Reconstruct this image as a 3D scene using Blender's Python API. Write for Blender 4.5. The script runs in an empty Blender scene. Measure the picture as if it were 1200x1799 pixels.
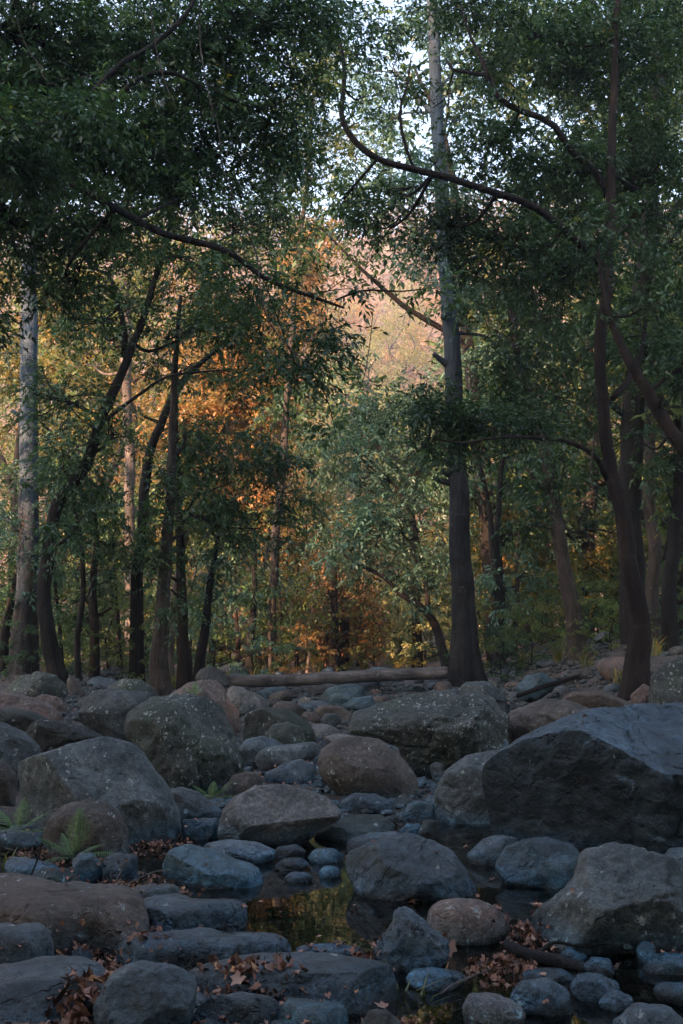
import bpy, math, random
import numpy as np
from math import radians, sin, cos, tan, pi
S = bpy.context.scene
COL = S.collection
rng = np.random.default_rng(11)

# ---------------------------------------------------------------- camera
CAMZ, F, CX, CY = 1.15, 2000.0, 600.0, 899.5
TH = math.atan(230.0 / F)
cam = bpy.data.objects.new('camera', bpy.data.cameras.new('camera'))
COL.objects.link(cam)
cam.location = (0, 0, CAMZ)
cam.rotation_euler = (pi / 2 + TH, 0, 0)
cam.data.sensor_fit = 'VERTICAL'
cam.data.sensor_height = 24
cam.data.lens = 24 * F / 1799
cam.data.clip_end = 3000
cam.data.clip_start = 0.05
S.camera = cam

def ray(px, py):
    u = (px - CX) / F; v = (CY - py) / F
    return np.array([u, cos(TH) - v * sin(TH), v * cos(TH) + sin(TH)])

def at(px, py, Y):
    r = ray(px, py)
    return np.array([0, 0, CAMZ]) + r * (Y / r[1])

# ---------------------------------------------------------------- noise
def _h(ix, iy, iz, seed):
    n = (ix * 374761393 + iy * 668265263 + iz * 2147483647 + seed * 1274126177) & 0xFFFFFFFF
    n = ((n ^ (n >> 13)) * 1274126177) & 0xFFFFFFFF
    n = (n ^ (n >> 16)) & 0xFFFFFFFF
    return n / 4294967295.0 * 2 - 1

def vn(p, seed=0):
    p = np.asarray(p, dtype=np.float64)
    i = np.floor(p).astype(np.int64); f = p - i
    f = f * f * f * (f * (f * 6 - 15) + 10)
    r = 0
    for a in (0, 1):
        for b in (0, 1):
            for c in (0, 1):
                w = (f[:, 0] if a else 1 - f[:, 0]) * (f[:, 1] if b else 1 - f[:, 1]) * (f[:, 2] if c else 1 - f[:, 2])
                r = r + w * _h(i[:, 0] + a, i[:, 1] + b, i[:, 2] + c, seed)
    return r

def fbm(p, octv=4, seed=0, gain=.5):
    r = 0; a = 1; s = 0
    q = np.asarray(p, dtype=np.float64)
    for k in range(octv):
        r = r + a * vn(q + 17.3 * k, seed + k); s += a; a *= gain; q = q * 2.03
    return r / s

def ss(t):
    t = np.clip(t, 0, 1)
    return t * t * (3 - 2 * t)

# ---------------------------------------------------------------- terrain
def terr(x, y, fine=True):
    x = np.asarray(x, dtype=np.float64); y = np.asarray(y, dtype=np.float64)
    z = -0.10 + 0.11 * ss((y - 6.5) / 1.6) + 0.39 * ss((y - 7.0) / 20) + 0.008 * np.clip(y - 30, 0, 60)
    z = z + 0.34 * ss((-x - 1.0 - .06 * np.clip(y, 0, 40)) / 2.0) * ss((y - 5.2) / 7) * ss((75 - y) / 35)
    z = z + 0.06 * ss((-x - .75) / .5) * ss((7.5 - y) / 1.5)
    z = z + (0.12 + 0.70 * ss((y - 8) / 8)) * ss((x - 1.6 - .03 * np.clip(y, 0, 60)) / 3) * ss((75 - y) / 35)
    z = z + .35 * ss((-x - 1.9 - .10 * np.clip(y, 0, 40)) / 1.5) * ss((16 - y) / 6) + .3 * ss((x - 2.6 - .3 * np.clip(y, 0, 40)) / 1.5) * ss((9 - y) / 3)
    # the pool and the wet channel
    z = z - 0.16 * ss(1.35 - ((x - .25) / 1.15) ** 2 - ((y - 5.6) / 1.35) ** 2)
    z = z - 0.07 * ss(1.3 - ((x - 1.5) / 1.4) ** 2 - ((y - 4.0) / .8) ** 2)
    z = z + 0.15 * ss((.25 - x) / .5) * ss((4.15 - y) / .5)
    # forest floor and the hillside
    z = z + 0.25 * ss((np.abs(x) - 6) / 20) * ss((y - 20) / 20)
    z = z + 102 * ss((y - 62) / 245) * (1 + .05 * np.sin(x * .021 + 1.2) + .035 * np.sin(x * .053 + y * .02))
    # unseen ridge, added left of and behind the view to block low sun
    rx = np.exp(-((x + 62) / 22.0) ** 2)
    z = z + 68 * rx * (1 - ss((y + 60) / 26.0)) * ss((y + 260) / 60)
    return z

def build_terrain():
    n, m = 260, 420
    s = np.linspace(-1, 1, n)
    xs = np.sign(s) * (4.5 * np.abs(s) + 420 * np.abs(s) ** 4.5)
    t = np.linspace(0, 1, m)
    ys = np.concatenate([np.linspace(-270, -4, 50), -3.5 + 45 * t + 330 * t ** 4])
    X, Y = np.meshgrid(xs, ys)
    x, y = X.ravel(), Y.ravel()
    z = terr(x, y)
    near = (y < 45) & (np.abs(x) < 14)
    p = np.stack([x, y, z], 1)
    d = np.zeros_like(z)
    d[near] = .035 * fbm(p[near] * 2.2, 3, 5) + .02 * fbm(p[near] * 9, 2, 8)
    far = y > 60
    d[far] = 2.2 * fbm(p[far] * .04, 3, 9)
    p[:, 2] += d
    ny, nx = X.shape
    idx = np.arange(ny * nx).reshape(ny, nx)
    f = np.stack([idx[:-1, :-1], idx[:-1, 1:], idx[1:, 1:], idx[1:, :-1]], -1).reshape(-1, 4)
    return p, f

# ---------------------------------------------------------------- mesh helpers
def mesh_obj(name, verts, faces, mat, parent=None, smooth=False, tint=None, origin=None):
    """faces: (N,4) or (N,3) arrays, or a list of such arrays"""
    me = bpy.data.meshes.new(name)
    verts = np.asarray(verts, dtype=np.float32)
    if origin is not None:
        verts = verts - np.asarray(origin, dtype=np.float32)
    fl = faces if isinstance(faces, list) else [faces]
    fl = [np.asarray(f, dtype=np.int32) for f in fl if len(f)]
    me.vertices.add(len(verts)); me.vertices.foreach_set('co', verts.ravel())
    loops = np.concatenate([f.ravel() for f in fl])
    starts, tot = [], 0
    for f in fl:
        k = f.shape[1]
        starts.append(tot + np.arange(len(f), dtype=np.int32) * k); tot += f.size
    starts = np.concatenate(starts)
    me.loops.add(len(loops)); me.loops.foreach_set('vertex_index', loops)
    me.polygons.add(len(starts)); me.polygons.foreach_set('loop_start', starts.astype(np.int32))
    if smooth:
        me.polygons.foreach_set('use_smooth', np.ones(len(starts), dtype=bool))
    if tint is not None:
        a = me.attributes.new('tint', 'FLOAT', 'FACE')
        a.data.foreach_set('value', np.asarray(tint, dtype=np.float32))
    me.update(calc_edges=True)
    ms = mat if isinstance(mat, (list, tuple)) else [mat]
    for q in ms: me.materials.append(q)
    o = bpy.data.objects.new(name, me)
    COL.objects.link(o)
    if origin is not None: o.location = [float(v) for v in origin]
    if parent is not None:
        o.parent = parent
        if origin is not None:
            o.location = [float(a - b) for a, b in zip(origin, parent.location)]
    return o

def tag(o, label=None, cat=None, group=None, kind=None):
    if label: o['label'] = label
    if cat: o['category'] = cat
    if group: o['group'] = group
    if kind: o['kind'] = kind
    return o

def empty(name, loc):
    o = bpy.data.objects.new(name, None)
    COL.objects.link(o); o.location = [float(v) for v in loc]; o.empty_display_size = .2
    return o

class MB:
    def __init__(s): s.v = []; s.q = []; s.t = []; s.n = 0; s.tint = []
    def add(s, v, q=None, t=None):
        v = np.asarray(v)
        if q is not None and len(q): s.q.append(np.asarray(q) + s.n)
        if t is not None and len(t): s.t.append(np.asarray(t) + s.n)
        s.v.append(v); s.n += len(v)
    def build(s, name, mat, parent=None, smooth=True, origin=None):
        fl = []
        if s.q: fl.append(np.concatenate(s.q))
        if s.t: fl.append(np.concatenate(s.t))
        return mesh_obj(name, np.concatenate(s.v), fl, mat, parent, smooth, None, origin)

def spline(pts, n):
    """Catmull-Rom through pts (k,d) -> (n,d)"""
    P = np.asarray(pts, dtype=float)
    if len(P) == 2: 
        t = np.linspace(0, 1, n)[:, None]; return P[0] * (1 - t) + P[1] * t
    Q = np.vstack([2 * P[0] - P[1], P, 2 * P[-1] - P[-2]])
    k = len(P) - 1
    u = np.linspace(0, k - 1e-6, n); i = u.astype(int); f = (u - i)[:, None]
    a, b, c, d = Q[i], Q[i + 1], Q[i + 2], Q[i + 3]
    return .5 * (2 * b + (c - a) * f + (2 * a - 5 * b + 4 * c - d) * f ** 2 + (3 * b - a - 3 * c + d) * f ** 3)

def tube(mb, pts, rad, sides=10, n=None, rough=0.0, seed=0, flare=0.0, closed=True, wob=.7):
    P = np.asarray(pts, dtype=float); R = np.asarray(rad, dtype=float)
    if n is None: n = max(4, len(P) * 3)
    C = spline(np.column_stack([P, R]), n)
    c, r = C[:, :3], np.clip(C[:, 3], .0008, None)
    s_ = np.concatenate([[0], np.cumsum(np.linalg.norm(np.diff(c, axis=0), axis=1))])
    T = np.gradient(c, axis=0); T /= np.linalg.norm(T, axis=1)[:, None] + 1e-9
    if wob: c = c + np.stack([fbm(np.stack([s_ * 1.1 + 7 * k, s_ * 0 + seed * 3.1, s_ * 0], 1), 3, seed + k) for k in range(3)], 1) * (r * wob)[:, None]
    ref = np.array([0, 1, 0]) if abs(T[:, 1]).mean() < .8 else np.array([1, 0, 0])
    U = np.cross(T, ref); U /= np.linalg.norm(U, axis=1)[:, None] + 1e-9
    V = np.cross(T, U)
    a = np.linspace(0, 2 * pi, sides, endpoint=False)
    rr = np.repeat(r[:, None], sides, 1)
    if flare:
        L = np.linalg.norm(c - c[0], axis=1)[:, None]
        lob = .55 + .45 * np.cos(a * 5 + seed)[None, :] * .9 + .25 * np.cos(a * 3 + seed * 2)[None, :]
        rr = rr * (1 + flare * np.exp(-L / (r[0] * 2.6)) * lob + .10 * np.exp(-L / (r[0] * 12)) * np.cos(a * 5 + seed)[None, :])
    v = c[:, None, :] + rr[..., None] * (np.cos(a)[None, :, None] * U[:, None, :] + np.sin(a)[None, :, None] * V[:, None, :])
    v = v.reshape(-1, 3)
    if rough:
        dirn = v - np.repeat(c, sides, 0)
        L = np.linalg.norm(dirn, axis=1)[:, None] + 1e-9
        q = v / (r.mean() * 1.6); q = q * np.array([1, 1, .35])
        v = v + dirn * (rough * fbm(q, 3, seed))[:, None]
    i = np.arange(n - 1)[:, None] * sides; j = np.arange(sides)[None, :]; j2 = (j + 1) % sides
    q = np.stack([i + j, i + j2, i + sides + j2, i + sides + j], -1).reshape(-1, 4)
    if closed:
        k = n * sides
        v = np.vstack([v, c[0], c[-1]])
        t1 = np.stack([np.full(sides, k), (np.arange(sides) + 1) % sides, np.arange(sides)], 1)
        b = (n - 1) * sides
        t2 = np.stack([np.full(sides, k + 1), b + np.arange(sides), b + (np.arange(sides) + 1) % sides], 1)
        mb.add(v, q, np.vstack([t1, t2]))
    else:
        mb.add(v, q)
    return c, r

# ---------------------------------------------------------------- materials
def new_mat(name):
    m = bpy.data.materials.new(name); m.use_nodes = True
    nt = m.node_tree; nt.nodes.clear()
    return m, nt, nt.nodes, nt.links

def ramp(N, stops, interp='LINEAR'):
    r = N.new('ShaderNodeValToRGB'); r.color_ramp.interpolation = interp
    e = r.color_ramp.elements
    e[0].position, e[0].color = stops[0][0], (*stops[0][1], 1)
    e[1].position, e[1].color = stops[-1][0], (*stops[-1][1], 1)
    for p, c in stops[1:-1]:
        x = e.new(p); x.color = (*c, 1)
    return r

def noise(N, L, vec, scale, detail=4, rough=.55, dist=0):
    n = N.new('ShaderNodeTexNoise'); n.inputs['Scale'].default_value = scale
    n.inputs['Detail'].default_value = detail; n.inputs['Roughness'].default_value = rough
    n.inputs['Distortion'].default_value = dist
    L.new(vec, n.inputs['Vector']); return n

def math_(N, L, op, a, b, clamp=False):
    m = N.new('ShaderNodeMath'); m.operation = op; m.use_clamp = clamp
    for k, x in ((0, a), (1, b)):
        if hasattr(x, 'links') or hasattr(x, 'is_linked'): L.new(x, m.inputs[k])
        else: m.inputs[k].default_value = x
    return m.outputs[0]

def mixc(N, L, fac, a, b, mode='MIX'):
    m = N.new('ShaderNodeMix'); m.data_type = 'RGBA'; m.blend_type = mode
    if hasattr(fac, 'is_linked'): L.new(fac, m.inputs[0])
    else: m.inputs[0].default_value = fac
    for k, x in ((6, a), (7, b)):
        if hasattr(x, 'is_linked'): L.new(x, m.inputs[k])
        else: m.inputs[k].default_value = (*x, 1)
    return m.outputs[2]

def mrange(N, L, v, a, b, c=0., d=1.):
    m = N.new('ShaderNodeMapRange'); L.new(v, m.inputs[0])
    for k, x in zip((1, 2, 3, 4), (a, b, c, d)): m.inputs[k].default_value = x
    return m.outputs[0]

def rock_mat(name, lo, hi, lichen=.0, lichen_col=(.36, .40, .37), moss=0., moss_col=(.035, .05, .025), rough=.75, wet=.0, bump=.75, rust=0., crack=1.2):
    m, nt, N, L = new_mat(name)
    out = N.new('ShaderNodeOutputMaterial'); b = N.new('ShaderNodeBsdfPrincipled')
    g = N.new('ShaderNodeNewGeometry'); oi = N.new('ShaderNodeObjectInfo')
    vec = N.new('ShaderNodeVectorMath'); vec.operation = 'ADD'
    L.new(g.outputs['Position'], vec.inputs[0]); L.new(oi.outputs['Random'], vec.inputs[1])
    P = vec.outputs[0]
    n1 = noise(N, L, P, 3.2, 6, .6, .4); n2 = noise(N, L, P, 38, 5, .7); n3 = noise(N, L, P, 150, 3, .8)
    f = mrange(N, L, n1.outputs[0], .38, .60)
    c = mixc(N, L, f, lo, hi)
    nb = noise(N, L, P, 11, 5, .65, 1.0)
    c = mixc(N, L, 1., c, mrange(N, L, nb.outputs[0], .3, .7, .55, 1.45), 'MULTIPLY')
    sp = mrange(N, L, n2.outputs[0], .3, .7, .4, 1.6)
    c = mixc(N, L, 1., c, sp, 'MULTIPLY')
    sp3 = mrange(N, L, n3.outputs[0], .3, .7, .45, 1.55)
    c = mixc(N, L, 1., c, sp3, 'MULTIPLY')
    # per-rock tone
    tone = mrange(N, L, oi.outputs['Random'], 0, 1, .38, .66)
    c = mixc(N, L, 1., c, tone, 'MULTIPLY')
    if rust:
        n5 = noise(N, L, P, 1.7, 4, .6)
        c = mixc(N, L, math_(N, L, 'MULTIPLY', mrange(N, L, n5.outputs[0], .5, .68), rust, True), c, (.30, .14, .09))
    if moss:
        n4 = noise(N, L, P, 2.1, 5, .65, .6)
        mf = math_(N, L, 'MULTIPLY', mrange(N, L, n4.outputs[0], .45, .62), moss, True)
        c = mixc(N, L, mf, c, moss_col)
    if lichen:
        v = N.new('ShaderNodeTexVoronoi'); v.inputs['Scale'].default_value = 30
        dn = noise(N, L, P, 30, 4, .7)
        dv = mixc(N, L, .10, P, dn.outputs[1], 'ADD')
        L.new(dv, v.inputs['Vector'])
        sepc = N.new('ShaderNodeSeparateColor'); L.new(v.outputs['Color'], sepc.inputs[0])
        rad = mrange(N, L, sepc.outputs[0], 1 - .55 * lichen, 1., 0., .45)
        lf = math_(N, L, 'LESS_THAN', v.outputs['Distance'], rad)
        n6 = noise(N, L, P, 1.9, 4, .65)
        lf = math_(N, L, 'MULTIPLY', lf, mrange(N, L, n6.outputs[0], .36, .52), True)
        lf = math_(N, L, 'MULTIPLY', lf, mrange(N, L, n2.outputs[0], .3, .55, .2, .9), True)
        c = mixc(N, L, lf, c, lichen_col)
        # fine crust of lichen
        n7 = noise(N, L, P, 75, 4, .75)
        lf2 = math_(N, L, 'MULTIPLY', mrange(N, L, n7.outputs[0], .56, .66), mrange(N, L, n6.outputs[0], .45, .7, 0, lichen), True)
        c = mixc(N, L, lf2, c, lichen_col)
    # bluish mineral band and dark tide mark the water left near its line
    sx = N.new('ShaderNodeSeparateXYZ'); L.new(g.outputs['Position'], sx.inputs[0])
    zz = math_(N, L, 'ADD', sx.outputs[2], mrange(N, L, n1.outputs[0], .3, .7, -.05, .05))
    band = mrange(N, L, zz, .05, .11, 1., 0.)
    blue = mixc(N, L, 1., c, (.9, 1.45, 1.85), 'MULTIPLY')
    c = mixc(N, L, math_(N, L, 'MULTIPLY', band, .8, True), c, blue)
    dark = mrange(N, L, zz, .0, .035, 1., 0.)
    c = mixc(N, L, math_(N, L, 'MULTIPLY', dark, .75, True), c, (.012, .013, .014))
    L.new(c, b.inputs['Base Color'])
    rn = mrange(N, L, n2.outputs[0], .3, .7, rough - .12 - wet, rough + .12 - wet)
    rw = math_(N, L, 'SUBTRACT', rn, math_(N, L, 'MULTIPLY', band, .25, True), True)
    L.new(rw, b.inputs['Roughness'])
    b.inputs['Specular IOR Level'].default_value = .45
    bp = N.new('ShaderNodeBump'); bp.inputs['Strength'].default_value = bump; bp.inputs['Distance'].default_value = .02
    h = math_(N, L, 'ADD', math_(N, L, 'MULTIPLY', n2.outputs[0], .7), math_(N, L, 'MULTIPLY', n3.outputs[0], .22))
    n8 = noise(N, L, P, 9, 5, .6, .2)
    h = math_(N, L, 'ADD', h, math_(N, L, 'MULTIPLY', n8.outputs[0], 2.4))
    vc = N.new('ShaderNodeTexVoronoi'); vc.feature = 'DISTANCE_TO_EDGE'; vc.inputs['Scale'].default_value = 2.3
    dc = noise(N, L, P, 3.5, 4, .6); L.new(mixc(N, L, .45, P, dc.outputs[1], 'ADD'), vc.inputs['Vector'])
    ck = mrange(N, L, vc.outputs['Distance'], 0., .018, 1., 0.)
    ck = math_(N, L, 'MULTIPLY', ck, mrange(N, L, nb.outputs[0], .48, .58), True)
    h = math_(N, L, 'SUBTRACT', h, math_(N, L, 'MULTIPLY', ck, crack))
    L.new(h, bp.inputs['Height']); L.new(bp.outputs[0], b.inputs['Normal'])
    L.new(b.outputs[0], out.inputs[0])
    return m

def leaf_mat(name, stops, trans=.28, rough=.42, spec=.5, gain=2.0):
    m, nt, N, L = new_mat(name)
    out = N.new('ShaderNodeOutputMaterial'); b = N.new('ShaderNodeBsdfPrincipled')
    a = N.new('ShaderNodeAttribute'); a.attribute_name = 'tint'
    r = ramp(N, stops); L.new(a.outputs['Fac'], r.inputs[0])
    oi = N.new('ShaderNodeObjectInfo')
    g = N.new('ShaderNodeNewGeometry')
    n = noise(N, L, g.outputs['Position'], .9, 3, .6)
    tone = mrange(N, L, n.outputs[0], .3, .7, .65 * gain, 1.4 * gain)
    c = mixc(N, L, 1., r.outputs[0], tone, 'MULTIPLY')
    tone2 = mrange(N, L, oi.outputs['Random'], 0, 1, .85, 1.18)
    c = mixc(N, L, 1., c, tone2, 'MULTIPLY')
    L.new(c, b.inputs['Base Color']); b.inputs['Roughness'].default_value = rough
    b.inputs['Specular IOR Level'].default_value = spec
    t = N.new('ShaderNodeBsdfTranslucent')
    c2 = mixc(N, L, 1., c, (1.25, 1.25, .7), 'MULTIPLY')
    L.new(c2, t.inputs[0])
    mx = N.new('ShaderNodeMixShader'); mx.inputs[0].default_value = trans
    L.new(b.outputs[0], mx.inputs[1]); L.new(t.outputs[0], mx.inputs[2])
    L.new(mx.outputs[0], out.inputs[0])
    return m

def bark_mat(name, lo, hi, pale=None, pale_z=(3, 5), scale=1., rough=.85, lichen=0., axes=(1, 1, .16)):
    m, nt, N, L = new_mat(name)
    out = N.new('ShaderNodeOutputMaterial'); b = N.new('ShaderNodeBsdfPrincipled')
    g = N.new('ShaderNodeNewGeometry')
    mp = N.new('ShaderNodeMapping'); mp.inputs['Scale'].default_value = axes
    L.new(g.outputs['Position'], mp.inputs[0])
    n1 = noise(N, L, mp.outputs[0], 15 * scale, 8, .72, .6)
    n2 = noise(N, L, g.outputs['Position'], 3, 4, .6)
    c = mixc(N, L, mrange(N, L, n1.outputs[0], .35, .65), lo, hi)
    c = mixc(N, L, 1., c, mrange(N, L, n2.outputs[0], .3, .7, .5, 1.5), 'MULTIPLY')
    n9 = noise(N, L, g.outputs['Position'], 6.5, 6, .75, .8)
    c = mixc(N, L, mrange(N, L, n9.outputs[0], .60, .68, 0., .75), c, tuple(v * 2.2 + .012 for v in hi))
    if pale is not None:
        sx = N.new('ShaderNodeSeparateXYZ'); L.new(g.outputs['Position'], sx.inputs[0])
        mp2 = N.new('ShaderNodeMapping'); mp2.inputs['Scale'].default_value = (1, 1, .35)
        L.new(g.outputs['Position'], mp2.inputs[0])
        n3 = noise(N, L, mp2.outputs[0], 5, 5, .65)
        zz = math_(N, L, 'ADD', sx.outputs[2], mrange(N, L, n3.outputs[0], .3, .7, -2.2, 2.2))
        pc = mixc(N, L, mrange(N, L, n3.outputs[0], .42, .6), pale, tuple(v * .6 for v in pale))
        c = mixc(N, L, mrange(N, L, zz, pale_z[0], pale_z[1]), c, pc)
    L.new(c, b.inputs['Base Color']); b.inputs['Roughness'].default_value = rough
    b.inputs['Specular IOR Level'].default_value = .25
    bp = N.new('ShaderNodeBump'); bp.inputs['Strength'].default_value = 1.; bp.inputs['Distance'].default_value = .06
    L.new(n1.outputs[0], bp.inputs['Height']); L.new(bp.outputs[0], b.inputs['Normal'])
    L.new(b.outputs[0], out.inputs[0])
    return m

R_ = {
 'brown': rock_mat('brown_stone', (.085, .072, .060), (.17, .14, .115), lichen=.25, rust=.1),
 'grey': rock_mat('grey_stone', (.068, .082, .084), (.152, .172, .172), lichen=.45),
 'pale': rock_mat('pale_stone', (.13, .128, .12), (.24, .23, .215), lichen=.3),
 'mossy': rock_mat('lichened_stone', (.045, .055, .050), (.11, .12, .105), lichen=1.0, moss=.5),
 'dark': rock_mat('dark_stone', (.028, .032, .030), (.075, .080, .072), lichen=.2, moss=.4),
 'blue': rock_mat('blue_slate', (.030, .064, .078), (.095, .178, .22), rough=.5, wet=.12),
 'slate': rock_mat('smooth_slate', (.044, .064, .076), (.128, .172, .20), lichen=.12, rough=.5, wet=.05),
 'pink': rock_mat('rusty_stone', (.13, .10, .085), (.24, .17, .14), lichen=.5, rust=.7),
 'basalt': rock_mat('blue_basalt', (.036, .064, .088), (.098, .162, .218), lichen=.04, rough=.42, wet=.06, bump=.9, crack=2.0),
 'basalt_shade': rock_mat('basalt_painted_shade', (.008, .020, .029), (.028, .056, .076), lichen=.03, rough=.5, bump=1., crack=2.2),  # darkened basalt copy: shade of the huge boulder's front put into colour
}
# ---------------------------------------------------------------- ground, water
def ground_mat():
    m, nt, N, L = new_mat('creek_gravel_and_litter')
    out = N.new('ShaderNodeOutputMaterial'); b = N.new('ShaderNodeBsdfPrincipled')
    g = N.new('ShaderNodeNewGeometry'); P = g.outputs['Position']
    n1 = noise(N, L, P, 1.1, 5, .6); n2 = noise(N, L, P, 26, 5, .7)
    c = mixc(N, L, mrange(N, L, n1.outputs[0], .35, .65), (.035, .030, .026), (.085, .065, .050))
    v = N.new('ShaderNodeTexVoronoi'); v.inputs['Scale'].default_value = 22; L.new(P, v.inputs['Vector'])
    r = ramp(N, [(0, (.05, .045, .04)), (.35, (.09, .085, .08)), (.6, (.13, .085, .06)), (1, (.03, .028, .026))])
    s = N.new('ShaderNodeSeparateColor'); L.new(v.outputs['Color'], s.inputs[0]); L.new(s.outputs[0], r.inputs[0])
    c = mixc(N, L, .55, c, r.outputs[0])
    c = mixc(N, L, 1., c, mrange(N, L, n2.outputs[0], .3, .7, .5, 1.5), 'MULTIPLY')
    sx = N.new('ShaderNodeSeparateXYZ'); L.new(P, sx.inputs[0])
    wet = mrange(N, L, sx.outputs[2], .01, .05, 1., 0.)
    c = mixc(N, L, math_(N, L, 'MULTIPLY', wet, .7, True), c, (.014, .016, .014))
    # the hillside: dry grass and leaf mould under its trees
    far = mrange(N, L, sx.outputs[1], 60, 90)
    c = mixc(N, L, far, c, (.16, .11, .075))
    L.new(c, b.inputs['Base Color']); b.inputs['Roughness'].default_value = .9
    bp = N.new('ShaderNodeBump'); bp.inputs['Strength'].default_value = .8; bp.inputs['Distance'].default_value = .03
    L.new(v.outputs['Distance'], bp.inputs['Height']); L.new(bp.outputs[0], b.inputs['Normal'])
    L.new(b.outputs[0], out.inputs[0]); return m
p, f = build_terrain()
mesh_obj('ground', p, f, ground_mat(), smooth=True)['kind'] = 'structure'

def water_mat():
    m, nt, N, L = new_mat('still_creek_water')
    out = N.new('ShaderNodeOutputMaterial')
    g = N.new('ShaderNodeNewGeometry')
    n = noise(N, L, g.outputs['Position'], 5, 2, .5)
    bp = N.new('ShaderNodeBump'); bp.inputs['Strength'].default_value = .035; bp.inputs['Distance'].default_value = .02
    L.new(n.outputs[0], bp.inputs['Height'])
    fr = N.new('ShaderNodeFresnel'); fr.inputs[0].default_value = 1.36; L.new(bp.outputs[0], fr.inputs['Normal'])
    fs = math_(N, L, 'MULTIPLY', fr.outputs[0], 1.15, True)
    gl = N.new('ShaderNodeBsdfGlossy'); gl.inputs['Roughness'].default_value = .015; L.new(bp.outputs[0], gl.inputs['Normal'])
    tr = N.new('ShaderNodeBsdfTransparent'); tr.inputs[0].default_value = (.42, .44, .34, 1)
    mx = N.new('ShaderNodeMixShader'); L.new(fs, mx.inputs[0]); L.new(tr.outputs[0], mx.inputs[1]); L.new(gl.outputs[0], mx.inputs[2])
    L.new(mx.outputs[0], out.inputs[0]); return m
wx, wy = np.meshgrid(np.linspace(-4, 7, 60), np.linspace(-3, 9, 60))
wv = np.stack([wx.ravel(), wy.ravel(), np.zeros(wx.size)], 1)
ii = np.arange(3600).reshape(60, 60)
mesh_obj('creek_water', wv, np.stack([ii[:-1, :-1], ii[:-1, 1:], ii[1:, 1:], ii[1:, :-1]], -1).reshape(-1, 4), water_mat(), smooth=True)['kind'] = 'structure'

# ---------------------------------------------------------------- rocks
_ico = {}
def ico(sub):
    if sub not in _ico:
        import bmesh
        bm = bmesh.new(); bmesh.ops.create_icosphere(bm, subdivisions=sub, radius=1)
        v = np.array([q.co[:] for q in bm.verts]); fc = np.array([[w.index for w in q.verts] for q in bm.faces])
        bm.free(); _ico[sub] = (v, fc)
    return _ico[sub]

def outline_fn(poly, soft=.10):
    """periodic radius r(theta) of a star-shaped outline about its area centroid"""
    P = np.asarray(poly, float)
    x, y = P[:, 0], P[:, 1]; x2, y2 = np.roll(x, -1), np.roll(y, -1)
    cr = x * y2 - x2 * y; A = cr.sum() / 2
    c = np.array([((x + x2) * cr).sum(), ((y + y2) * cr).sum()]) / (6 * A)
    k = 360; th = np.linspace(-pi, pi, k, endpoint=False)
    r = np.zeros(k)
    for a in range(len(P)):
        p0, p1 = P[a] - c, P[(a + 1) % len(P)] - c
        e = p1 - p0
        den = np.cos(th) * e[1] - np.sin(th) * e[0]
        den = np.where(abs(den) < 1e-12, 1e-12, den)
        t = (p0[0] * e[1] - p0[1] * e[0]) / den
        s = (p0[0] * np.sin(th) - p0[1] * np.cos(th)) / den
        s = np.where(abs(den) > 1e-12, s, -1)
        ok = (t > 0) & (s >= -1e-6) & (s <= 1 + 1e-6)
        r = np.where(ok, np.maximum(r, t), r)
    r = np.where(r <= 0, r[r > 0].mean(), r)
    w = max(1, int(soft * k / 6)); ker = np.hanning(2 * w + 3)[1:-1]; ker /= ker.sum()
    r = np.convolve(np.concatenate([r[-w:], r, r[:w]]), ker, 'valid')
    return c, (lambda q: np.interp(((q + pi) % (2 * pi)) - pi, np.append(th, pi), np.append(r, r[0])))

def ground_hit(px, py, zoff=0.):
    r = ray(px, py)
    ts = np.concatenate([np.linspace(2.2, 60, 4000)])
    P = r[None, :] * (ts / r[1])[:, None] + np.array([0, 0, CAMZ])
    g = np.maximum(terr(P[:, 0], P[:, 1]), 0) + zoff
    k = np.argmax(P[:, 2] < g)
    return P[k] if (P[:, 2] < g).any() else P[2000]

def unit0(a): a = np.array(a, float); return a / np.linalg.norm(a)
OCC = []   # (x, y, radius) of placed rocks
def facet(v, cuts):
    for n, k in cuts:
        n = np.asarray(n, float); n /= np.linalg.norm(n)
        d = v @ n; o = k * d.max(); over = np.clip(d - o, 0, None)
        v = v - n[None, :] * (over * .94)[:, None]
    return v

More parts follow.
